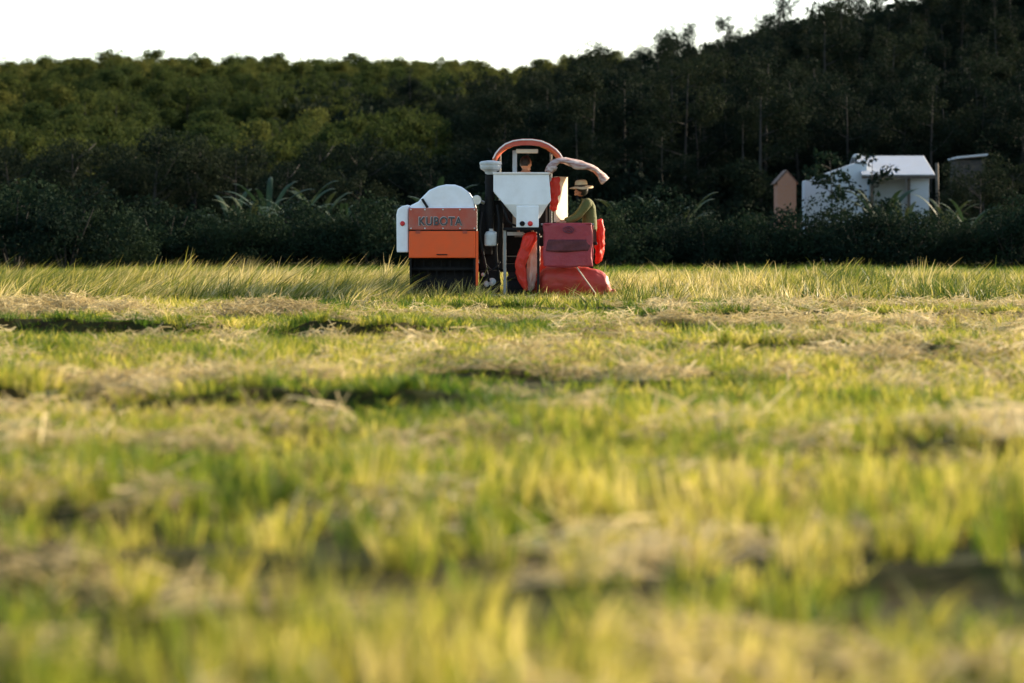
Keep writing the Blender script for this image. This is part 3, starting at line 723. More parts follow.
for (px, pyt, Yb, lab) in ((232, 184, 86, LBN), (268, 166, 86, LBN), (296, 176, 84, LBN), (318, 182, 87, LBN), (250, 190, 79, LBN), (345, 196, 79, LBN),
                           (436, 172, 80, 'banana plant with raised leaves right behind the white thresher cover'), (404, 196, 79, 'low banana plant just left of the harvester'),
                           (628, 192, 79, 'small banana plant just right of the seated man'), (662, 187, 79, 'pale yellowish banana plant standing out above the hedge'),
                           (680, 188, 80, 'banana plant right of the yellowish one above the hedge'), (882, 180, 86, 'banana plant in front of the porch of the white house'),
                           (905, 190, 85, 'low banana plant before the white front wall of the house'), (948, 186, 85, 'upright banana plant right of the white house'), (968, 192, 84, 'low banana plant at the right end of the hedge')):
    s = max(0.5, WZ(pyt, Yb) / 3.5); x = WX(px, Yb)
    place(protos, used, int(g.integers(0, 3)), (x, Yb, 0), g.uniform(0, 6.28), (s, s, s), lab)

# ------------------------------------------------------------------ white house, hut, shed, post
YH = 90.0
hx = lambda px: WX(px, YH); hz = lambda py: WZ(py, YH)
house = empty('white_house', (hx(868), YH, 0), 'small white house with a pale sheet roof and open porch behind the hedge', 'house')
ox, oy = hx(868), YH
def HB(): return MB()
b = MB(); b.box(hx(909) - ox, hx(929) - ox, 0.0, 3.0, 0, hz(174)); b.box(0.2, hx(909) - ox, 1.0, 3.0, 0, hz(174)); b.build('wall', M['wallwhite'], house, bevel=0.01)
b = MB()
poly = [(hx(805) - ox, 0), (hx(805) - ox, hz(181)), (hx(867) - ox, hz(159)), (0.0, 0)]
b.prism(poly, 0.05, 0.9); b.build('gable_wall', M['wallwhite'], house)
b = MB()
e0, e1 = hx(860) - ox, hx(933) - ox
yr = [(-0.45, hz(175)), (2.0, WZ(156, YH + 2.0)), (4.2, hz(176))]
nrib = 60
for (ya, za), (yb_, zb) in zip(yr[:-1], yr[1:]):
    vs = []; fs = []
    for i in range(nrib + 1):
        x = e0 + (e1 - e0) * i / nrib; dz = 0.018 * (i % 2)
        vs += [(x, ya, za + dz), (x, yb_, zb + dz)]
        if i: fs.append((2 * i - 2, 2 * i, 2 * i + 1, 2 * i - 1))
    b.add(vs, fs)
o = b.build('roof', M['roofmetal'], house); sm = o.modifiers.new('sol', 'SOLIDIFY'); sm.thickness = 0.03; sm.offset = -1
b = MB(); b.box(e0, e1, -0.47, -0.43, hz(175) - 0.14, hz(175) - 0.04); b.build('fascia', M['woodpost'], o)
b = MB(); b.lathe([(0.0, 0), (0.14, 0.0), (0.15, 0.09), (0.13, 0.15), (0.06, 0.18), (0.0, 0.185)], (hx(863) - ox, 1.6, WZ(156, YH + 1.6) - 0.10), 14); b.build('water_tank', M['lightgrey'], house, smooth=True)
for xx in (0.08, hx(908) - ox - 0.06):
    b = MB(); b.box(xx, xx + 0.1, -0.3, -0.2, 0, hz(176.5)); b.build('porch_post', M['woodpost'], house)
wx0 = hx(884) - ox
b = MB(); b.box(wx0, wx0 + 0.8, 0.96, 0.995, 1.0, 2.1); w = b.build('window', M['woodpost'], house); b = MB(); b.box(wx0 + 0.06, wx0 + 0.74, 0.94, 0.957, 1.06, 2.04); b.build('pane', M['glass'], w)
b = MB(); b.box(wx0 - 0.0, wx0 + 0.0 + 0.02, 0.985, 0.99, 0, 0.1); 
b = MB(); b.box(0.30, 0.58, 0.955, 0.995, 0, 2.05); b.build('door', M['woodpost'], house)

post = MB(); post.tube([(0, 0, -0.1), (0.02, 0, 2.0), (0.0, 0.02, WZ(163, 89))], [0.07, 0.065, 0.06], 8)
o = post.build('wooden_post', M['woodpost'], smooth=True); o.location = (WX(937, 89), 89, 0); tag(o, 'thin wooden post at the right end of the white house', 'post')

hut = empty('brick_hut', (WX(787, 88), 88, 0), 'small brick hut with a pointed gable left of the white house', 'hut')
hw = 9.0 * 88 / FPX; zg, ze = WZ(172, 88), WZ(182, 88)
b = MB(); b.prism([(-hw, 0), (-hw * 1.03, ze), (0, zg), (hw * 1.03, ze), (hw, 0)], 0, 1.3); b.build('wall', M['brick'], hut)
b = MB(); b.prism([(-hw - 0.1, ze - 0.07), (0, zg + 0.035), (hw + 0.1, ze - 0.07), (hw + 0.1, ze - 0.03), (0, zg + 0.085), (-hw - 0.1, ze - 0.03)], 0.06, 1.4); b.build('roof', paint('old_tile', (0.13, 0.075, 0.05), 0.8), hut)

shed = empty('tin_shed', (WX(972, 94), 94, 0), 'dark little shed with a bright tin roof edge at the right behind the hedge', 'shed')
b = MB(); b.box(-0.55, 0.52, 0.15, 1.6, 0, WZ(160, 94)); b.build('wall', M['dark'], shed)
b = MB(); b.add([(-0.62, -0.1, WZ(158.5, 94)), (0.60, -0.1, WZ(155.5, 94)), (0.60, 1.8, WZ(156.5, 94)), (-0.62, 1.8, WZ(159.5, 94)), (-0.62, -0.1, WZ(156.6, 94)), (0.60, -0.1, WZ(153.6, 94)), (0.60, 1.8, WZ(154.6, 94)), (-0.62, 1.8, WZ(157.6, 94))],
             [(0, 3, 2, 1), (4, 5, 6, 7), (0, 1, 5, 4), (1, 2, 6, 5), (2, 3, 7, 6), (3, 0, 4, 7)]); b.build('roof', M['roofmetal'], shed)

# leafy sapling in front of the house's left wall
sap = make_tree('sapling', 580, 'leafy young tree growing in front of the left wall of the white house', 'tree', None, 4.0, 2.6, 0.38, M['leaf_hedge'], nc=26, per=26, s0=0.14, s1=0.30, thin=True)
sap.location = (WX(834, 87), 87.2, 0)
for px_, y_, s_, lb_ in ((980, 88, 0.66, 'dark bushy tree in front of the right half of the tin shed'), (958, 91, 0.50, 'low dark bushy tree between the wooden post and the tin shed'), (1012, 92, 0.72, 'dark bushy tree standing at the right of the tin shed')):
    t_ = dup(bpy.data.objects['bushy_tree'], (WX(px_, y_), y_, -0.05), px_, (s_, s_, s_), lb_)
    if 'group' in t_: del t_['group']
sap2 = make_tree('sapling', 581, 'thin young tree in front of the porch roof of the white house', 'tree', None, 3.9, 1.9, 0.45, M['leaf_hedge'], nc=16, per=14, s0=0.16, s1=0.34, thin=True)
sap2.location = (WX(872, 87.5), 88.0, 0)

# ------------------------------------------------------------------ the harvester
Y0 = 40.0
hv = empty('combine_harvester', (0, Y0, 0), 'small orange and white combine harvester seen from behind in the field', 'harvester')
X_ = lambda px, d=0.0: WX(px, Y0 + d)
Z_ = lambda py, d=0.0: WZ(py, Y0 + d)
def part(mb, name, mat, parent=hv, **k): return mb.build(name, mat, parent, **k)

# thresher body + arched white cover
b = MB(); b.box(X_(410), X_(475), 0.06, 2.5, 0.72, Z_(207)); part(b, 'thresher_body', M['white'], bevel=0.02)
arch = [(409, 208), (411, 205), (418, 201.5), (422, 197), (429, 190), (438, 186), (446, 184.3), (455, 184.5), (462, 187), (468, 191.5), (472, 198), (475, 208)]
b = MB(); b.prism([(X_(a), Z_(c)) for a, c in arch], 0.10, 2.3); o = part(b, 'thresher_cover', M['white'], bevel=0.035)
b = MB(); b.tube([(X_(422), 0.08, Z_(199)), (X_(427.5), 0.05, Z_(207.5))], 0.022, 8); part(b, 'cover_latch', M['black'], o)
side = [(408.3, 252.5), (396.6, 252.5), (396.2, 215), (397.5, 209), (402, 206), (408.3, 204.6)]
b = MB(); b.prism([(X_(a), Z_(c)) for a, c in side], 0.03, 1.7); sp = part(b, 'side_cover', M['white'], bevel=0.02)
b = MB(); b.lathe([(0, 0), (0.042, 0), (0.036, -0.02), (0, -0.024)], (X_(402.4), 0.028, Z_(223.5)), 16, axis='y'); part(b, 'reflector', M['red'], sp, smooth=True)
# rear panels
b = MB(); b.box(X_(408.7), X_(477), -0.035, 0.055, Z_(230), Z_(208)); up = part(b, 'upper_rear_panel', M['dullred'], bevel=0.014)
b = MB(); b.box(X_(408.9), X_(475.6), -0.03, 0.055, Z_(258), Z_(231)); lowp = part(b, 'lower_rear_panel', M['orange'], bevel=0.014)
b = MB(); b.box(X_(409), X_(476), -0.01, 0.05, Z_(231) + 0.001, Z_(230) - 0.001); part(b, 'panel_seam', M['black'])
b = MB(); b.box(X_(475.8), X_(478.3), -0.02, 0.06, Z_(286), Z_(231)); part(b, 'corner_post', M['orange'], bevel=0.006)

b = MB()
for px_ in (411, 425, 443, 460, 474.5):
    b.lathe([(0, 0), (0.014, 0), (0.012, -0.010), (0, -0.011)], (X_(px_), -0.0355, Z_(228.4)), 8, axis='y')
    b.lathe([(0, 0), (0.014, 0), (0.012, -0.010), (0, -0.011)], (X_(px_), -0.0355, Z_(209.6)), 8, axis='y')
part(b, 'bolts', M['steel'], up)
for px_ in (418, 465):
    b = MB(); b.box(X_(px_ - 2.2), X_(px_ + 2.2), -0.042, -0.031, Z_(233.6), Z_(231.6)); b.tube([(X_(px_ - 2.2), -0.042, Z_(231.4)), (X_(px_ + 2.2), -0.042, Z_(231.4))], 0.012, 8); part(b, 'hinge', M['dullred'], lowp)
b = MB(); b.tube([(X_(437), -0.03, Z_(254.5)), (X_(437), -0.065, Z_(254.5)), (X_(447), -0.065, Z_(254.5)), (X_(447), -0.03, Z_(254.5))], 0.009, 7); part(b, 'handle', M['black'], lowp)
def letters(txt, x0, x1, z0, z1, y, mat, parent, off, name, ext=0.008):
    cu = bpy.data.curves.new('lettering', 'FONT'); cu.body = txt; cu.offset = off; cu.extrude = 0.004; cu.space_character = 1.12
    t = bpy.data.objects.new('lettering', cu); COL.objects.link(t)
    bpy.context.view_layer.update()
    me = bpy.data.meshes.new_from_object(t.evaluated_get(bpy.context.evaluated_depsgraph_get()))
    bpy.data.objects.remove(t)
    co = np.empty(len(me.vertices) * 3, np.float32); me.vertices.foreach_get('co', co); co = co.reshape(-1, 3)
    lo, hi = co.min(0), co.max(0)
    out = np.empty_like(co)
    out[:, 0] = x0 + (co[:, 0] - lo[0]) / (hi[0] - lo[0]) * (x1 - x0)
    out[:, 2] = z0 + (co[:, 1] - lo[1]) / (hi[1] - lo[1]) * (z1 - z0)
    out[:, 1] = y - (co[:, 2] - lo[2]) / max(1e-6, hi[2] - lo[2]) * ext
    me.vertices.foreach_set('co', out.ravel()); me.materials.clear(); me.materials.append(mat); me.update()
    return link(name, me, parent)
letters('KUBOTA', X_(418.6), X_(462.6), Z_(225.8), Z_(216.4), -0.037, M['letteredge'], up, 0.045, 'lettering', 0.006)
letters('KUBOTA', X_(419.3), X_(462.2), Z_(225.4), Z_(217.0), -0.044, M['letter'], up, 0.016, 'lettering', 0.006)

# straw chute below the rear panel: side plates, rubber curtain, chopper shaft with knives
b = MB(); b.box(X_(409.5), X_(411.5), 0.0, 0.9, 0.16, 0.70); b.box(X_(473.5), X_(475.5), 0.0, 0.9, 0.16, 0.70); b.box(X_(411.5), X_(473.5), 0.85, 0.9, 0.10, 0.70); part(b, 'chute', M['black'], bevel=0.005)
b = MB()
for k in range(9):
    xa = X_(411.8) + k * (X_(473.2) - X_(411.8)) / 9
    b.box(xa + 0.004, xa + 0.112, 0.30 + 0.012 * (k % 2), 0.312 + 0.012 * (k % 2), 0.13 + 0.05 * ((k * 5) % 3), 0.72)
part(b, 'rubber_curtain', M['rubber'])
b = MB(); b.tube([(X_(411.6), 0.18, 0.52), (X_(473.4), 0.18, 0.52)], 0.035, 10)
for k in range(14):
    xa = X_(414) + k * 0.073; b.box(xa, xa + 0.012, 0.15, 0.20, 0.40 if k % 2 else 0.50, 0.54 if k % 2 else 0.66)
part(b, 'chopper_shaft', M['black'])
# crawler tracks
def track(x0, x1):
    prof = []
    ya, yb_, r = 0.62, 2.35, 0.23
    for k in range(9): a = math.pi / 2 + math.pi * k / 8; prof.append((ya + r * math.cos(a), r + r * math.sin(a)))
    for k in range(9): a = -math.pi / 2 + math.pi * k / 8; prof.append((yb_ + r * math.cos(a), r + r * math.sin(a)))
    n = len(prof); mb = MB()
    vs = [(x0, y, z) for y, z in prof] + [(x1, y, z) for y, z in prof]
    mb.add(vs, [tuple(range(n)), tuple(range(2 * n - 1, n - 1, -1))] + [(i, i + n, (i + 1) % n + n, (i + 1) % n) for i in range(n)])
    t = part(mb, 'crawler_track', M['rubber'])
    lb = MB(); per = 22
    L = []
    for k in range(per):
        u = k / per * (2 * (yb_ - ya) + 2 * math.pi * r)
        if u < yb_ - ya: y, z, a = ya + u, 2 * r, 0
        elif u < yb_ - ya + math.pi * r: th = math.pi / 2 - (u - (yb_ - ya)) / r; y, z, a = yb_ + r * math.cos(th), r + r * math.sin(th), th - math.pi / 2
        elif u < 2 * (yb_ - ya) + math.pi * r: y, z, a = yb_ - (u - (yb_ - ya) - math.pi * r), 0.0, math.pi
        else: th = -math.pi / 2 - (u - 2 * (yb_ - ya) - math.pi * r) / r; y, z, a = ya + r * math.cos(th), r + r * math.sin(th), th - math.pi / 2
        lb.box(x0 - 0.003, x1 + 0.003, y - 0.03, y + 0.03, z - 0.03, z + 0.03, rot=(a, 0, 0))
    part(lb, 'track_lugs', M['rubber'], t)
    for k in range(4):
        w = MB(); yc = ya + k * (yb_ - ya) / 3; w.lathe([(0, 0), (0.13, 0), (0.13, x1 - x0 + 0.05), (0, x1 - x0 + 0.05)], (0, 0, 0), 16)
        vs = [(x0 - 0.025 + z, yc + x, 0.22 + y) for x, y, z in w.v]; w.v = vs; part(w, 'road_wheel', M['grey'], t)
track(X_(411), X_(432)); track(X_(508), X_(531))
b = MB(); b.box(X_(425), X_(540), 0.7, 2.4, 0.46, 0.60); part(b, 'chassis', M['black'], bevel=0.01)

# engine bay: dark block, pipes, hoses
b = MB(); b.box(X_(479), X_(503), 0.45, 1.6, 0.5, Z_(200)); b.box(X_(480), X_(492), 0.30, 0.46, Z_(255), Z_(205)); part(b, 'engine_bay', M['black'], bevel=0.015)
b = MB(); b.tube([(X_(489.5), 0.28, Z_(236)), (X_(489.5), 0.28, Z_(173))], 0.075, 14)
for zz in (Z_(182), Z_(198), Z_(214)): b.tube([(X_(489.5), 0.28, zz - 0.02), (X_(489.5), 0.28, zz + 0.02)], 0.088, 14)
part(b, 'intake_pipe', M['black'], smooth=False)
b = MB(); b.lathe([(0, -0.02), (0.085, -0.02), (0.10, 0.03), (0.165, 0.07), (0.178, 0.10), (0.178, 0.145), (0.186, 0.15), (0.186, 0.18), (0.16, 0.20), (0.05, 0.215), (0, 0.215)], (X_(490.5), 0.28, Z_(173)), 24); part(b, 'air_precleaner', M['lightgrey'], bevel=0.004, smooth=False)
b = MB(); b.lathe([(0, 0), (0.075, 0.0), (0.082, 0.02), (0.082, 0.12), (0.04, 0.15), (0, 0.15)], (X_(476.5), 0.15, Z_(200)), 18, axis='y'); b.tube([(X_(476.5), 0.25, Z_(200)), (X_(484), 0.3, Z_(203))], 0.03, 8); part(b, 'side_lamp', M['steel'], smooth=False)
b = MB(); b.lathe([(0, 0), (0.095, 0), (0.11, 0.02), (0.11, 0.19), (0.085, 0.235), (0.035, 0.25), (0.035, 0.285), (0, 0.285)], (X_(491), 0.12, Z_(246)), 20); part(b, 'coolant_bottle', M['lightgrey'], smooth=False, bevel=0.004)
for i, (pts, r) in enumerate((([(482, 0.1, 212), (480, 0.0, 232), (484, 0.05, 258), (489, 0.1, 282)], 0.018), ([(497, 0.2, 205), (499, 0.08, 225), (496, 0.08, 250), (500, 0.15, 285)], 0.02), ([(500, 0.3, 196), (505, 0.1, 212), (509, 0.05, 222), (516, 0.1, 226)], 0.02), ([(484, 0.2, 262), (492, 0.05, 270), (500, 0.1, 262)], 0.015))):
    P = [Vector((X_(a), d, Z_(c))) for a, d, c in pts]
    Q = []
    for k in range(13):
        t = k / 12 * (len(P) - 1); j = min(int(t), len(P) - 2); u = t - j
        p0, p1, p2, p3 = P[max(j - 1, 0)], P[j], P[j + 1], P[min(j + 2, len(P) - 1)]
        Q.append(0.5 * ((2 * p1) + (p2 - p0) * u + (2 * p0 - 5 * p1 + 4 * p2 - p3) * u * u + (3 * p1 - p0 - 3 * p2 + p3) * u ** 3))
    b = MB(); b.tube(Q, r, 7); part(b, 'hose', M['black'], smooth=True)
b = MB(); b.box(X_(479), X_(500), 0.22, 0.5, 0.12, 0.5); part(b, 'gearbox', M['black'], bevel=0.03)
for (a, c, r) in ((486.5, 284, 0.05), (492, 282, 0.065), (483, 275, 0.035)):
    b = MB(); b.lathe([(0, 0), (r, 0), (r, -0.05), (r * 0.5, -0.06), (r * 0.5, -0.09), (0, -0.09)], (X_(a), 0.22, Z_(c)), 14, axis='y'); part(b, 'pulley', M['lightgrey'])
b = MB(); b.box(X_(503.4), X_(506.2), 0.02, 0.10, 0.06, Z_(229)); part(b, 'frame_post', M['grey'], bevel=0.006)
b = MB(); b.box(X_(537), X_(539.6), -0.02, 0.05, 0.06, Z_(229)); part(b, 'frame_post', M['black'], bevel=0.006)
b = MB(); b.box(X_(503), X_(545), -0.02, 0.10, Z_(230.4), Z_(227.6)); b.box(X_(503), X_(545), 0.75, 0.85, Z_(230.4), Z_(227.6)); part(b, 'bagging_frame', M['black'], bevel=0.006)
b = MB(); b.box(X_(507), X_(523), 0.3, 0.34, Z_(235.5), Z_(232)); part(b, 'slide_plate', M['lightgrey'])

# grain hopper
d1 = 0.95
def frus(top, bot):
    (xa, xb, ya, yb_, z), (xc, xd, yc, yd, w) = top, bot
    return [(xa, ya, z), (xb, ya, z), (xb, yb_, z), (xa, yb_, z), (xc, yc, w), (xd, yc, w), (xd, yd, w), (xc, yd, w)]
b = MB()
zt, zm, zb = Z_(173.6), Z_(191.5), Z_(218.5)
v = [(X_(493.4), 0, zt), (X_(549), 0, zt - 0.015), (X_(549), d1, zt - 0.015), (X_(493.4), d1, zt),
     (X_(493.4), 0, zm), (X_(551), 0, zm - 0.13), (X_(551), d1, zm - 0.13), (X_(493.4), d1, zm),
     (X_(516), 0.12, zb), (X_(538.5), 0.12, zb), (X_(538.5), 0.6, zb), (X_(516), 0.6, zb)]
v[0:2] = [(X_(493.4), 0, zt), (X_(549), 0, zt - 0.015)]
zmid = Z_(204.5)
tm = (zm - zmid) / (zm - zb)
ml = (X_(493.4) + (X_(516) - X_(493.4)) * tm)
mr = X_(551)
b.add([(X_(493.4), 0, zt), (X_(549), 0, zt - 0.015), (mr, 0, zmid + 0.06), (mr - 0.05, 0, zmid), (ml, 0, zmid), (X_(493.4), 0, zm),
       (X_(493.4), d1, zt), (X_(549), d1, zt - 0.015), (mr, d1, zmid + 0.06), (mr - 0.05, d1, zmid), (ml, d1, zmid), (X_(493.4), d1, zm),
       (X_(516), 0.10, zb), (X_(539.5), 0.10, zb), (X_(539.5), 0.6, zb), (X_(516), 0.6, zb)],
      [(0, 5, 4, 3, 2, 1), (6, 7, 8, 9, 10, 11), (0, 1, 7, 6), (1, 2, 8, 7), (2, 3, 9, 8), (5, 0, 6, 11), (4, 5, 11, 10), (4, 12, 13, 3), (3, 13, 14, 9), (9, 14, 15, 10), (10, 15, 12, 4), (12, 15, 14, 13)])
hop = part(b, 'grain_hopper', M['white'], bevel=0.012)
b = MB(); b.box(X_(492.6), X_(550), -0.02, d1 + 0.02, zt - 0.012, zt + 0.022); part(b, 'hopper_rim', M['rim'], hop, bevel=0.008)
b = MB(); b.box(X_(516.3), X_(538.8), -0.012, 0.42, Z_(227.4), Z_(206)); ob = part(b, 'outlet_box', M['white'], bevel=0.01)
for a, m in ((522.3, 'black'), (530.2, 'red')):
    b = MB(); b.lathe([(0, 0), (0.043, 0), (0.043, -0.012), (0.03, -0.03), (0, -0.032)], (X_(a), -0.0135, Z_(223.6)), 16, axis='y'); part(b, 'button', M[m], ob)

# driver's cab: roof, posts, console, seat
dr = 1.0
outer = [(493, 159), (495.5, 154), (499.5, 149), (505, 144.6), (513, 141.4), (522, 140.2), (532, 140.2), (541, 141.6), (549, 145), (556, 150), (560, 154.5), (562.5, 159)]
NO = len(outer); cx_, cz_ = X_(528, dr), Z_(163, dr)
b = MB(); vs = []; fs = []
secs = [(0.0, 0.985), (0.25, 0.995), (0.8, 1.0), (1.3, 0.98), (1.55, 0.93)]
for y, s in secs:
    for a, c in outer:
        vs.append((cx_ + (X_(a, dr) - cx_) * s, dr - 0.35 + y, cz_ + (Z_(c, dr) - cz_) * s))
for i in range(len(secs) - 1):
    for k in range(NO - 1): fs.append((i * NO + k, i * NO + k + 1, (i + 1) * NO + k + 1, (i + 1) * NO + k))
b.add(vs, fs); rf = part(b, 'cab_roof', M['roofred'], smooth=True)
sm = rf.modifiers.new('sol', 'SOLIDIFY'); sm.thickness = 0.035; sm.offset = 0
b = MB(); pts_o = [(cx_ + (X_(a, dr) - cx_) * 0.995, cz_ + (Z_(c, dr) - cz_) * 0.99) for a, c in outer]; pts_i = [(cx_ + (x - cx_) * 0.945, cz_ + (z - cz_) * (0.76 if 3 < i < NO - 4 else (0.82 if 1 < i < NO - 2 else 0.9))) for i, (x, z) in enumerate(pts_o)]
vs = []; fs = []
for (x, z), (xi, zi) in zip(pts_o, pts_i): vs += [(x, dr - 0.36, z), (xi, dr - 0.36, zi), (x, dr - 0.30, z), (xi, dr - 0.30, zi)]
for i in range(NO - 1):
    a = 4 * i; c = a + 4; fs += [(a, a + 1, c + 1, c), (a + 2, c + 2, c + 3, a + 3), (a, c, c + 2, a + 2), (a + 1, a + 3, c + 3, c + 1)]
fs += [(0, 2, 3, 1), (4 * NO - 4, 4 * NO - 3, 4 * NO - 1, 4 * NO - 2)]
b.add(vs, fs); part(b, 'roof_fascia', M['roofred'], rf)
b = MB(); b.tube([(cx_ + (X_(a, dr) - cx_) * 0.99, dr - 0.37, cz_ + (Z_(c, dr) - cz_) * 0.985) for a, c in outer], 0.012, 7); part(b, 'roof_edging', M['rim'], rf)
b = MB(); b.box(X_(516, dr), X_(538, dr), dr - 0.2, dr + 0.1, Z_(153.2, dr), Z_(149.4, dr)); part(b, 'roof_crossbar', M['cream'], rf, bevel=0.01)
b = MB(); b.box(X_(512.5, dr), X_(517, dr), dr - 0.12, dr - 0.04, 1.2, Z_(150.5, dr)); part(b, 'roof_post', M['lightgrey'], bevel=0.01)
b = MB(); b.tube([(X_(500, 2.2), 2.2, 1.2), (X_(500, 2.2), 2.2, Z_(152, 2.2))], 0.02, 8); b.tube([(X_(551, 2.2), 2.2, 1.2), (X_(551, 2.2), 2.2, Z_(152, 2.2))], 0.02, 8); part(b, 'roof_stay', M['grey'])
b = MB(); b.box(X_(514, 1.2), X_(536, 1.2), 1.1, 1.6, 1.30, 1.42); b.box(X_(514, 1.2), X_(536, 1.2), 1.02, 1.1, 1.42, 1.72); part(b, 'driver_seat', M['black'], bevel=0.04)
b = MB(); b.box(X_(506), X_(550), 1.0, 2.4, 0.60, 0.72); b.box(X_(500), X_(552), 2.0, 2.4, 0.72, 1.6); part(b, 'cab_floor', M['black'], bevel=0.02)

# cream board, red-lined canopy cloth, platform, seat, rope
b = MB(); bw = X_(568) - X_(555.5)
b.box(-0.27, 0.27, -0.02, 0.02, Z_(222), Z_(176)); o = part(b, 'cream_board', M['cream'], bevel=0.006); o.location = (X_(561.5), 0.55, 0); o.rotation_euler = (0, 0, R(67))
aw = [(546.5, 171), (549, 165.5), (553, 161.2), (559, 159), (566, 158.6), (574, 160), (582, 162), (590, 164.6), (597, 168.5), (603, 173), (608.5, 179)]
g2 = np.random.default_rng(9)
vs = []; fs = []
prof_y = [(-0.02, -0.135), (-0.04, -0.10), (-0.03, -0.05), (0.02, 0.0), (0.3, 0.03), (0.7, 0.025), (0.95, -0.02), (0.97, -0.10)]
NA = 41
for i in range(NA):
    t = i / (NA - 1) * (len(aw) - 1); j = min(int(t), len(aw) - 2); u = t - j
    ax = aw[j][0] * (1 - u) + aw[j + 1][0] * u; az = aw[j][1] * (1 - u) + aw[j + 1][1] * u
    tgx = aw[j + 1][0] - aw[j][0]; tgz = -(aw[j + 1][1] - aw[j][1]); q = math.hypot(tgx, tgz); nxx, nzz = -tgz / q, tgx / q
    for jj, (yy, dz) in enumerate(prof_y):
        wv = 0.008 * math.sin(i * 0.8 + jj * 0.6) + 0.003 * g2.normal()
        dd = dz * (0.75 + 0.3 * math.sin(i * 0.35)) if dz < 0 else dz
        vs.append((X_(ax) + nxx * dd + wv * 0.5, yy + wv, Z_(az) + nzz * dd + wv * 0.4))
NP = len(prof_y)
for i in range(NA - 1):
    for k in range(NP - 1): fs.append((i * NP + k, i * NP + k + 1, (i + 1) * NP + k + 1, (i + 1) * NP + k))
b = MB(); b.add(vs, fs); awn = part(b, 'shade_cloth', M['tarp'], smooth=True); sm = awn.modifiers.new('sol', 'SOLIDIFY'); sm.thickness = 0.008
b = MB(); b.tube([(X_(a), 0.45, Z_(c) - 0.015) for a, c in aw], 0.014, 6); part(b, 'cloth_hoop', M['grey'], awn, smooth=True)
b = MB(); b.tube([(X_(547), 0.45, Z_(222)), (X_(546.5), 0.45, Z_(171))], 0.016, 6); part(b, 'hoop_post', M['grey'])
b = MB(); b.box(X_(486), X_(600), -0.12, 0.95, 0.035, 0.07); part(b, 'bagging_platform', M['grey'], bevel=0.006)
b = MB(); b.box(X_(590), X_(594), 0.35, 0.42, 0.07, 0.9); part(b, 'seat_post', M['black'])
b = MB(); b.box(X_(580), X_(598), 0.25, 0.75, Z_(245, .5), Z_(242, .5)); part(b, 'operator_seat', M['black'], bevel=0.02)
b = MB(); b.tube([(X_(541), 0.0, Z_(224.5)), (X_(594), 0.0, Z_(224.5))], 0.018, 8); b.tube([(X_(592.5), 0.0, Z_(224.5)), (X_(592.5), 0.36, Z_(224.5)), (X_(592.5), 0.38, 0.85)], 0.016, 8); part(b, 'hand_rail', M['grey'])
b = MB(); b.tube([(X_(574.5), -0.03, Z_(264)), (X_(585), -0.16, Z_(279)), (X_(598), -0.13, Z_(297))], 0.011, 6); part(b, 'platform_chain', M['rope'])

# ------------------------------------------------------------------ sacks
def sack(name, secs, mat, label, group=None, n=26, seed=0, wr=0.02, sub=1, cr=0.04, crs=0.12):
    """secs: (centre xyz, half-size across a, half-size across b, axis a vec, axis b vec)"""
    g = np.random.default_rng(seed); vs = []; fs = []
    o0 = Vector(secs[0][0]); ph = g.uniform(0, 6.28, 6)
    zmin = min(s[0][2] for s in secs); c0 = sum((Vector(s[0]) for s in secs), Vector()) / len(secs); c0.z = zmin
    for i, (c, ra, rb, a, bv) in enumerate(secs):
        c = Vector(c); a = Vector(a).normalized(); bv = Vector(bv).normalized()
        for k in range(n):
            th = k * 2 * math.pi / n
            w = 1 + wr * (math.sin(3 * th + ph[0] + i * 0.9) + 0.7 * math.sin(5 * th + ph[1] - i * 1.4) + 0.6 * math.sin(9 * th + ph[2] + i * 2.1))
            ca, sa = math.cos(th), math.sin(th); e = 0.95
            p = c + a * (ra * w * math.copysign(abs(ca) ** e, ca)) + bv * (rb * w * math.copysign(abs(sa) ** e, sa))
            vs.append(p - c0)
    for i in range(len(secs) - 1):
        for k in range(n): fs.append((i * n + k, i * n + (k + 1) % n, (i + 1) * n + (k + 1) % n, (i + 1) * n + k))
    fs += [tuple(range(n - 1, -1, -1)), tuple(range((len(secs) - 1) * n, len(secs) * n))]
    mb = MB(); mb.add(vs, fs); o = mb.build(name, mat, None, smooth=True, sub=2); o.location = c0
    tx = bpy.data.textures.new('creases', 'CLOUDS'); tx.noise_scale = crs; tx.noise_depth = 3
    dm = o.modifiers.new('creases', 'DISPLACE'); dm.texture = tx; dm.texture_coords = 'LOCAL'; dm.strength = cr; dm.mid_level = 0.5
    tag(o, label, 'sack', group); return o
def PX(a, c, d): return (WX(a, Y0 + d), Y0 + d, WZ(c, Y0 + d))
GS = 'red grain sacks on the harvester'
AX, AY, AZ = (1, 0, 0), (0, 1, 0), (0, 0, 1)
# the big one lying on the platform, tied neck at the right
prof = [(539, 281, .10, .10), (540.5, 281, .20, .20), (546, 281, .25, .235), (556, 281.5, .27, .25), (568, 282, .275, .25), (580, 282.6, .27, .245), (592, 284, .26, .235), (600, 285.2, .24, .22), (606, 286.8, .205, .19), (609, 288.8, .12, .11), (610.5, 292, .045, .045), (613, 293, .075, .06), (615.5, 294.5, .085, .06), (616.5, 295.5, .05, .04)]
sack('full_sack', [(PX(a, c, 0.22), rb, ra, AY, (0.12, 0, 1)) for a, c, ra, rb in prof], M['sackdeep'], 'full red sack lying on its side with its tied neck at the right', GS, seed=1, wr=0.018, cr=0.05, crs=0.16)
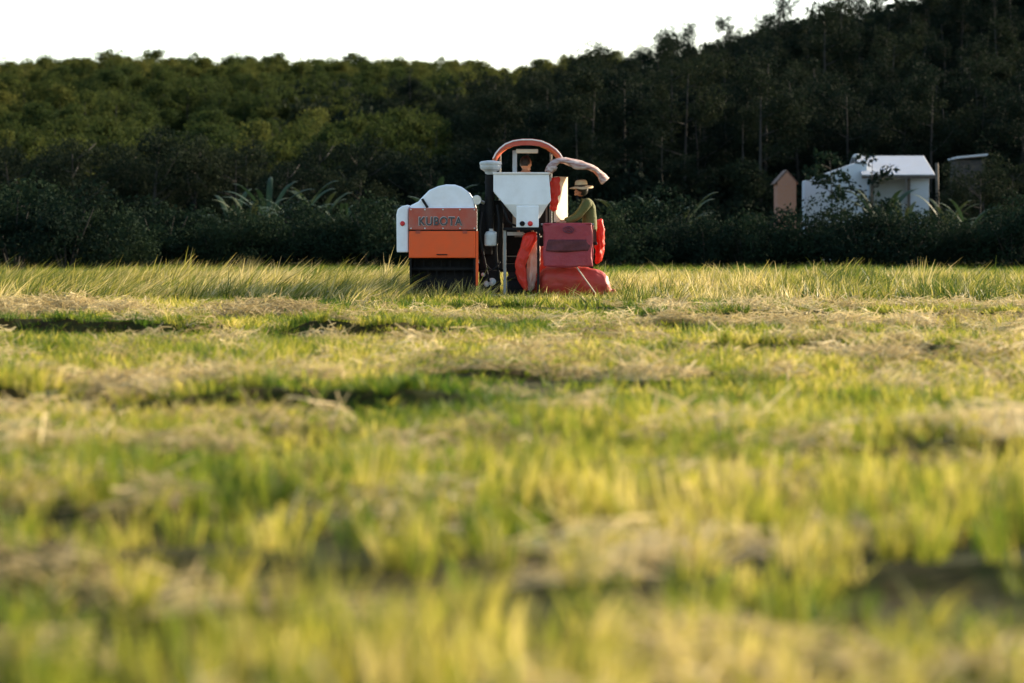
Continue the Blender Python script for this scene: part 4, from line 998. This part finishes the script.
# upright pale-streaked full sack behind it
prof = [(541, 295, .16, .14), (541, 288, .22, .20), (541.5, 278, .23, .21), (542, 268, .21, .19), (543, 258, .16, .14), (544, 250, .10, .09), (544, 246, .06, .06)]
sack('filled_sack', [(PX(a, c, 0.62), ra, rb, AX, AY) for a, c, ra, rb in prof], M['sackdeep'], 'upright dark red sack standing under the hopper outlet behind the post', GS, seed=2, wr=0.03, cr=0.07, crs=0.12)
# bright empty sack hanging under the hopper, twisting to the lower left
prof = [(530.5, 232, .11, .06), (529, 240, .125, .07), (526, 249, .11, .075), (523, 257, .095, .07), (520.5, 264, .085, .06), (520.5, 271, .085, .055), (522, 279, .08, .045), (524.5, 286, .05, .03), (526, 290.5, .02, .015)]
sack('empty_sack', [(PX(a, c, 0.10), ra, rb, (1, 0, 0.15), AY) for a, c, ra, rb in prof], M['sackred'], 'bright red empty sack hanging twisted below the hopper outlet', GS, seed=3, wr=0.05, cr=0.10, crs=0.16)
prof = [(534, 238, .06, .05), (534.5, 248, .09, .07), (534, 258, .10, .08), (532.5, 268, .10, .08), (531, 280, .085, .07), (530, 292, .06, .05)]
sack('pale_sack', [(PX(a, c, 0.24), ra, rb, AX, AY) for a, c, ra, rb in prof], M['sackpale'], 'pale pinkish sack hanging behind the bright red one', GS, seed=4, wr=0.06, cr=0.1, crs=0.09)
prof = [(555, 176.5, .06, .03), (555.5, 183, .075, .05), (555, 191, .08, .055), (554.5, 199, .075, .055), (553.5, 206, .06, .045), (552.5, 212, .04, .03)]
sack('folded_sack', [(PX(a, c, 0.12), ra, rb, AX, AY) for a, c, ra, rb in prof], M['sackred'], 'bright red sack hanging between the white hopper and the cream board', GS, seed=5, wr=0.07, cr=0.1, crs=0.07)
prof = [(598.5, 219, .05, .10), (599.5, 226, .075, .16), (600, 238, .075, .18), (599.8, 250, .07, .17), (599, 259, .05, .14), (598, 263, .03, .10)]
sack('draped_sack', [(PX(a, c, 0.75), ra, rb, AX, AY) for a, c, ra, rb in prof], M['sackred'], 'red sack draped behind the back of the seated man', GS, seed=6, wr=0.06, cr=0.11, crs=0.09)
# folded maroon sacks hanging over the rail, with dark band and emblem
hs_ = empty('sack_bundle', PX(567.5, 267, -0.06), 'maroon folded sack bundle with a dark band and round emblem hanging over the rail', 'sack', GS)
def sheet(x0, x1, z0, z1, nxs, nzs, y, amp, seed, thick):
    g = np.random.default_rng(seed); vs = []; fs = []
    for j in range(nzs + 1):
        for i in range(nxs + 1):
            u, v = i / nxs, j / nzs
            edge = 0.012 * math.sin(9 * v + seed) * (1 if u in (0, 1) else 0) 
            zz = z0 + (z1 - z0) * v + (0.012 * math.sin(7 * u + seed) if j in (0,) else 0)
            yy = y - thick * (1 - (2 * u - 1) ** 4) * (1 - 0.35 * v) - amp * (math.sin(5 * u + 3 * v + seed) + 0.6 * math.sin(11 * u - 7 * v))
            vs.append((x0 + (x1 - x0) * u + edge, yy, zz))
    for j in range(nzs):
        for i in range(nxs): a = j * (nxs + 1) + i; fs.append((a, a + 1, a + nxs + 2, a + nxs + 1))
    m = MB(); m.add(vs, fs); return m
bx0, bx1 = WX(543.3) - hs_.location.x, WX(592.3) - hs_.location.x
bz1 = WZ(223.6) - hs_.location.z
o = sheet(bx0, bx1, 0, bz1, 24, 20, 0, 0.006, 2, 0.05).build('front_layer', M['maroon'], hs_, smooth=True); q = o.modifiers.new('sol', 'SOLIDIFY'); q.thickness = 0.025; q.offset = -1
zz = lambda py: WZ(py) - hs_.location.z
o2 = sheet(bx0 + 0.03, bx1 - 0.02, zz(251.5), zz(239.5), 24, 6, -0.004, 0.006, 2, 0.062).build('band', M['maroondark'], hs_, smooth=True); q = o2.modifiers.new('sol', 'SOLIDIFY'); q.thickness = 0.008; q.offset = -1
b = MB(); ec = (WX(568.3) - hs_.location.x, -0.075, zz(229.6))
b.tube([(ec[0] + 0.085 * math.cos(t), ec[1], ec[2] + 0.052 * math.sin(t)) for t in np.linspace(0, 6.283, 25)], 0.009, 6)
b.tube([(ec[0] + 0.05 * math.sin(t * 1.5), ec[1], ec[2] + 0.03 * math.cos(t * 2.2)) for t in np.linspace(-2.2, 2.2, 19)], 0.008, 6)
b.build('emblem', M['emblem'], hs_, smooth=True)
b = sheet(bx0 + 0.01, bx1 + 0.012, 0.03, bz1 - 0.01, 12, 8, 0.10, 0.006, 5, -0.02); o = b.build('rear_layer', M['maroon'], hs_, smooth=True); q = o.modifiers.new('sol', 'SOLIDIFY'); q.thickness = 0.02
b = MB(); b.box(bx0 + 0.01, bx1 - 0.01, -0.03, 0.10, bz1 - 0.025, bz1 + 0.012); b.build('fold', M['maroon'], hs_, bevel=0.015)

# ------------------------------------------------------------------ people
def eval_mesh(o):
    bpy.context.view_layer.update()
    me = bpy.data.meshes.new_from_object(o.evaluated_get(bpy.context.evaluated_depsgraph_get()))
    bpy.data.objects.remove(o); return me

def skin_mesh(verts, edges, rad, sub=2, root=0):
    me = bpy.data.meshes.new('tmp'); me.from_pydata(verts, edges, [])
    o = link('tmp', me); o.modifiers.new('s', 'SKIN'); sd = me.skin_vertices[0].data
    for i, r in enumerate(rad):
        sd[i].radius = r if isinstance(r, tuple) else (r, r)
    sd[root].use_root = True
    u = o.modifiers.new('u', 'SUBSURF'); u.levels = sub; u.render_levels = sub
    return eval_mesh(o)

def merge(meshes, voxel=None, mat=None, name='body'):
    bm = bmesh.new()
    for m in meshes: bm.from_mesh(m)
    me = bpy.data.meshes.new(name); bm.to_mesh(me); bm.free()
    if voxel:
        o = link('tmp', me); r = o.modifiers.new('r', 'REMESH'); r.mode = 'VOXEL'; r.voxel_size = voxel
        s = o.modifiers.new('s', 'SMOOTH'); s.factor = 0.5; s.iterations = 2
        me = eval_mesh(o)
    me.materials.clear(); me.materials.append(mat)
    me.polygons.foreach_set('use_smooth', [True] * len(me.polygons)); me.name = name
    return me

def head_mesh(c, fwd, size=0.118):
    """head with brow, nose, lips, chin, ears; fwd in the horizontal plane"""
    bm = bmesh.new(); bmesh.ops.create_uvsphere(bm, u_segments=28, v_segments=20, radius=1.0)
    for v in bm.verts:
        x, y, z = v.co          # +x is the face
        sx, sy, sz = 0.88, 0.70, 1.06
        if z < -0.2: k = (-0.2 - z) / 0.8; sy *= 1 - 0.30 * k; sx *= 1 - 0.12 * k; x += 0.10 * k
        if x < -0.2: sx *= 1.04
        v.co = (x * sx, y * sy, z * sz)
    def blob(p, r, s=(1, 1, 1)):
        ret = bmesh.ops.create_uvsphere(bm, u_segments=12, v_segments=8, radius=r)
        for v in ret['verts']: v.co = Vector((v.co.x * s[0], v.co.y * s[1], v.co.z * s[2])) + Vector(p)
    blob((0.90, 0, -0.10), 0.13, (1.3, 0.85, 1.1)); blob((0.86, 0, 0.08), 0.10, (1, 0.7, 1.6))
    blob((0.80, 0, -0.42), 0.10, (1.0, 1.9, 0.7)); blob((0.78, 0, -0.53), 0.10, (1, 1.7, 0.7)); blob((0.72, 0, -0.80), 0.18, (1, 1.2, 0.9))
    blob((0.72, 0.26, 0.25), 0.12, (0.9, 1.6, 0.6)); blob((0.72, -0.26, 0.25), 0.12, (0.9, 1.6, 0.6))
    blob((0.62, 0.34, -0.2), 0.18); blob((0.62, -0.34, -0.2), 0.18)
    blob((-0.05, 0.70, -0.03), 0.15, (1.1, 0.5, 1.7)); blob((-0.05, -0.70, -0.03), 0.15, (1.1, 0.5, 1.7))
    f = Vector(fwd).normalized(); mt = Matrix.Translation(Vector(c)) @ Vector((1, 0, 0)).rotation_difference(f).to_matrix().to_4x4() @ Matrix.Scale(size, 4)
    bm.transform(mt); me = bpy.data.meshes.new('head'); bm.to_mesh(me); bm.free(); return me, mt

def hand_mesh(wrist, d, palm_n, s=1.0, curl=0.9):
    """palm plus four fingers of different length and a thumb; d = hand direction, palm_n = towards the palm"""
    d = Vector(d).normalized(); n = Vector(palm_n); n = (n - d * n.dot(d)).normalized(); a = d.cross(n).normalized(); w = Vector(wrist); out = []
    P = lambda u, v_, k: tuple(w + d * u * s + a * v_ * s + n * k * s)
    out.append(skin_mesh([P(-0.03, 0, 0), P(0.02, 0, 0), P(0.06, 0, 0.004), P(0.088, 0, 0.006)], [(0, 1), (1, 2), (2, 3)], [(0.024 * s, 0.022 * s), (0.033 * s, 0.020 * s), (0.040 * s, 0.017 * s), (0.038 * s, 0.014 * s)], 2))
    for k, (v_, L) in enumerate(((-0.030, 0.070), (-0.010, 0.082), (0.010, 0.076), (0.029, 0.058))):
        pts = [P(0.07, v_, 0.004)]; ang = 0.15; u = 0.088; kk = 0.006
        pts.append(P(u, v_, kk))
        for seg in (0.45, 0.32, 0.23):
            ang += curl * 0.55; u += L * seg * math.cos(ang); kk += L * seg * math.sin(ang); pts.append(P(u, v_ * 1.05, kk))
        out.append(skin_mesh(pts, [(i, i + 1) for i in range(4)], [0.0095 * s, 0.0095 * s, 0.009 * s, 0.0085 * s, 0.007 * s], 1))
    pts = [P(0.015, -0.025, 0.004), P(0.040, -0.048, 0.014), P(0.062, -0.058, 0.030), P(0.078, -0.054, 0.042)]
    out.append(skin_mesh(pts, [(0, 1), (1, 2), (2, 3)], [0.014 * s, 0.012 * s, 0.010 * s, 0.0085 * s], 1))
    return out

def person(name, loc, label, J, fwd, headc, shirt, hat=False, hair=True, handdir=((-1, 0, -0.3), (-1, 0, -0.3)), palm=(0, 0, -1)):
    """J: dict of joints in local space"""
    root = empty(name, loc, label, 'person')
    order = ['pelvis', 'waist', 'chest', 'neckbase', 'neck', 'head', 'shL', 'elL', 'wrL', 'shR', 'elR', 'wrR', 'hipL', 'knL', 'anL', 'hipR', 'knR', 'anR']
    ed = [('pelvis', 'waist'), ('waist', 'chest'), ('chest', 'neckbase'), ('neckbase', 'neck'), ('neck', 'head'), ('neckbase', 'shL'), ('shL', 'elL'), ('elL', 'wrL'), ('neckbase', 'shR'), ('shR', 'elR'), ('elR', 'wrR'), ('pelvis', 'hipL'), ('hipL', 'knL'), ('knL', 'anL'), ('pelvis', 'hipR'), ('hipR', 'knR'), ('knR', 'anR')]
    rad = dict(pelvis=(0.14, 0.12), waist=(0.135, 0.105), chest=(0.15, 0.12), neckbase=(0.085, 0.08), neck=0.052, head=0.055, shL=0.062, elL=0.042, wrL=0.028, shR=0.062, elR=0.042, wrR=0.028, hipL=0.088, knL=0.058, anL=0.038, hipR=0.088, knR=0.058, anR=0.038)
    ix = {k: i for i, k in enumerate(order)}
    body = skin_mesh([J[k] for k in order], [(ix[a], ix[b]) for a, b in ed], [rad[k] for k in order], 2)
    hm, mt = head_mesh(headc, fwd)
    pieces = [body, hm]
    for sfx, hd in zip('LR', handdir): pieces += hand_mesh(J['wr' + sfx], hd, palm)
    f = Vector(fwd).normalized()
    for sfx in 'LR':
        an = Vector(J['an' + sfx]); pieces.append(skin_mesh([tuple(an - f * 0.04 - Vector((0, 0, 0.035))), tuple(an + Vector((0, 0, 0)) - Vector((0, 0, 0.03))), tuple(an + f * 0.10 - Vector((0, 0, 0.045))), tuple(an + f * 0.17 - Vector((0, 0, 0.05)))], [(0, 1), (1, 2), (2, 3)], [0.034, 0.04, 0.036, 0.028], 2))
    link('body', merge(pieces, 0.0075, M['skin'], 'body'), root)
    # eyes
    for s in (-1, 1):
        b = MB(); b.lathe([(0.001, -0.012), (0.009, -0.008), (0.012, 0), (0.009, 0.008), (0.001, 0.012)], (0, 0, 0), 10)
        e = b.build('eye', M['hair'], root, smooth=True); e.location = mt @ Vector((0.795, 0.27 * s, 0.07))
    # shirt
    so_ = ['pelvis', 'waist', 'chest', 'neckbase', 'shL', 'elL', 'cuL', 'shR', 'elR', 'cuR']
    JJ = dict(J); 
    for s in 'LR': JJ['cu' + s] = tuple(Vector(J['el' + s]).lerp(Vector(J['wr' + s]), 0.86))
    sr = dict(pelvis=(0.165, 0.145), waist=(0.16, 0.13), chest=(0.172, 0.14), neckbase=(0.10, 0.095), shL=0.085, elL=0.060, cuL=0.045, shR=0.085, elR=0.060, cuR=0.045)
    si = {k: i for i, k in enumerate(so_)}
    se = [('pelvis', 'waist'), ('waist', 'chest'), ('chest', 'neckbase'), ('neckbase', 'shL'), ('shL', 'elL'), ('elL', 'cuL'), ('neckbase', 'shR'), ('shR', 'elR'), ('elR', 'cuR')]
    sm_ = skin_mesh([JJ[k] for k in so_], [(si[a], si[b]) for a, b in se], [sr[k] for k in so_], 2)
    nb = Vector(J['neckbase']); nk = Vector(J['neck'])
    col = skin_mesh([tuple(nb.lerp(nk, 0.15)), tuple(nb.lerp(nk, 0.65))], [(0, 1)], [0.078, 0.066], 2)
    so2 = link('shirt', merge([sm_, col], None, shirt, 'shirt'), root)
    # wrinkles
    tx = bpy.data.textures.new('folds', 'CLOUDS'); tx.noise_scale = 0.09
    dm = so2.modifiers.new('folds', 'DISPLACE'); dm.texture = tx; dm.strength = 0.022; dm.mid_level = 0.5
    to = ['pelvis', 'hipL', 'knL', 'shinL', 'hipR', 'knR', 'shinR']
    for s in 'LR': JJ['shin' + s] = tuple(Vector(J['kn' + s]).lerp(Vector(J['an' + s]), 0.88))
    ti = {k: i for i, k in enumerate(to)}; tr = dict(pelvis=(0.155, 0.135), hipL=0.105, knL=0.078, shinL=0.062, hipR=0.105, knR=0.078, shinR=0.062)
    tm_ = skin_mesh([JJ[k] for k in to], [(ti[a], ti[b]) for a, b in (('pelvis', 'hipL'), ('hipL', 'knL'), ('knL', 'shinL'), ('pelvis', 'hipR'), ('hipR', 'knR'), ('knR', 'shinR'))], [tr[k] for k in to], 2)
    link('trousers', merge([tm_], None, M['trousers'], 'trousers'), root)
    for s in 'LR':
        an = Vector(J['an' + s]); b = MB(); c = an + f * 0.06 - Vector((0, 0, 0.082))
        sd = f.cross(Vector((0, 0, 1)))
        prof = [(-0.12, 0.03), (-0.09, 0.042), (0.0, 0.04), (0.08, 0.05), (0.13, 0.04), (0.15, 0.015)]
        ring = [c + f * u + sd * w for u, w in prof] + [c + f * u - sd * w for u, w in reversed(prof)]
        vs = [tuple(p - Vector((0, 0, 0.012))) for p in ring] + [tuple(p + Vector((0, 0, 0.012))) for p in ring]; n_ = len(ring)
        b.add(vs, [tuple(range(n_)), tuple(range(2 * n_ - 1, n_ - 1, -1))] + [(i, i + n_, (i + 1) % n_ + n_, (i + 1) % n_) for i in range(n_)])
        b.tube([tuple(c + f * 0.06 + sd * 0.05), tuple(c + f * 0.05 + Vector((0, 0, 0.075))), tuple(c + f * 0.06 - sd * 0.05)], 0.012, 6)
        b.build('sandal', M['sandal'], root)
    if hair:
        bm = bmesh.new(); bmesh.ops.create_uvsphere(bm, u_segments=28, v_segments=20, radius=1.0)
        kill = []
        for v in bm.verts:
            x, y, z = v.co
            if z < -0.35 - 0.1 * (x < 0) or (x > 0.35 and z < 0.55) or (x > 0.0 and z < -0.05): kill.append(v)
            r = 1 + 0.02 * math.sin(17 * x + 11 * y) + 0.02 * math.sin(23 * z)
            v.co = (x * 0.96 * r, y * 0.79 * r, z * 1.15 * r)
        bmesh.ops.delete(bm, geom=kill, context='VERTS'); bm.transform(mt)
        me = bpy.data.meshes.new('hair'); bm.to_mesh(me); bm.free(); me.materials.append(M['hair']); me.polygons.foreach_set('use_smooth', [True] * len(me.polygons))
        h = link('hair', me, root); q = h.modifiers.new('sol', 'SOLIDIFY'); q.thickness = 0.012
    if hat:
        b = MB(); hc = Vector(headc) + Vector((0, 0, 0.078))
        prof = [(0.108, -0.012), (0.15, -0.018), (0.185, -0.028), (0.200, -0.036), (0.200, -0.030), (0.185, -0.020), (0.15, -0.008), (0.112, 0.000), (0.108, 0.03), (0.100, 0.075), (0.082, 0.098), (0.045, 0.106), (0.002, 0.104)]
        b.lathe(prof, (0, 0, 0), 28, sx=1.0, sy=0.9)
        vs = []
        for x, y, z in b.v:
            rr = math.hypot(x, y); a = math.atan2(y, x); zz_ = z + (0.014 * math.sin(2 * a + 0.6) + 0.006 * math.sin(5 * a)) * max(0, (rr - 0.11) / 0.09)
            vs.append((x, y, zz_))
        b.v = vs; h = b.build('hat', M['straw'], root, smooth=True); h.location = hc; h.rotation_euler = (R(4), R(-4), 0)
        b = MB(); b.lathe([(0.1105, 0.004), (0.113, 0.004), (0.1105, 0.028), (0.108, 0.028)], (0, 0, 0), 28, sx=1.0, sy=0.9); b.build('hat_band', M['hatband'], h)
    return root

# the man on the bagging seat, facing left, bending over the rail
dpm = 0.42
wx = lambda px, dd=0.0: WX(px, Y0 + dpm + dd) - WX(589, Y0 + dpm)
wz = lambda py, dd=0.0: WZ(py, Y0 + dpm + dd)
J = dict(pelvis=(wx(589.5), 0, wz(235)), waist=(wx(590), 0, wz(226)), chest=(wx(588.8), 0, wz(211.5)), neckbase=(wx(587), 0, wz(202.2)), neck=(wx(584.8), 0, wz(197.5)), head=(wx(582.4), 0, wz(192)),
         shL=(wx(587.5), -0.185, wz(203.5)), elL=(wx(577), -0.24, wz(217.5)), wrL=(wx(563.5), -0.30, wz(222.2)),
         shR=(wx(587), 0.185, wz(203.5)), elR=(wx(576), 0.22, wz(217)), wrR=(wx(563), 0.10, wz(221)),
         hipL=(wx(588), -0.095, wz(236.5)), knL=(wx(570), -0.14, wz(239)), anL=(wx(574.5), -0.15, wz(262)),
         hipR=(wx(588), 0.095, wz(236.5)), knR=(wx(570), 0.14, wz(239)), anR=(wx(588), 0.12, wz(262)))
person('person', (WX(589, Y0 + dpm), Y0 + dpm, 0), 'man in an olive shirt and straw sun hat seated on the bagging platform, reaching forward', J, (-1, -0.18, -0.10), (wx(581.3), -0.01, wz(190.8)), M['shirt'], hat=True, handdir=((-1, 0.15, -0.12), (-1, -0.2, -0.12)))

# the driver under the roof
dd_ = 1.22
wx = lambda px: WX(px, Y0 + dd_) - WX(525, Y0 + dd_)
wz = lambda py: WZ(py, Y0 + dd_)
sx_ = 0.19
J = dict(pelvis=(0, 0.05, 1.52), waist=(0, 0.03, 1.66), chest=(0, 0.02, 1.86), neckbase=(0, 0.0, 2.05), neck=(0, 0.02, 2.13), head=(0.005, 0.03, 2.21),
         shL=(-sx_, 0.0, 2.0), elL=(-0.24, 0.16, 1.76), wrL=(-0.17, 0.40, 1.72), shR=(sx_, 0.0, 2.0), elR=(0.24, 0.16, 1.76), wrR=(0.17, 0.40, 1.72),
         hipL=(-0.1, 0.08, 1.50), knL=(-0.13, 0.48, 1.48), anL=(-0.12, 0.55, 1.08), hipR=(0.1, 0.08, 1.50), knR=(0.13, 0.48, 1.48), anR=(0.12, 0.55, 1.08))
dz = wz(163.5) - 2.245
J = {k: (x, y, z + dz) for k, (x, y, z) in J.items()}
person('person', (WX(525.5, Y0 + dd_), Y0 + dd_, 0), 'dark haired driver in a white shirt sitting under the arched cab roof', J, (0.75, 0.66, 0), (0.005, 0.03, wz(163.5)), M['whiteshirt'], handdir=((0.2, 1, -0.2), (-0.2, 1, -0.2)))
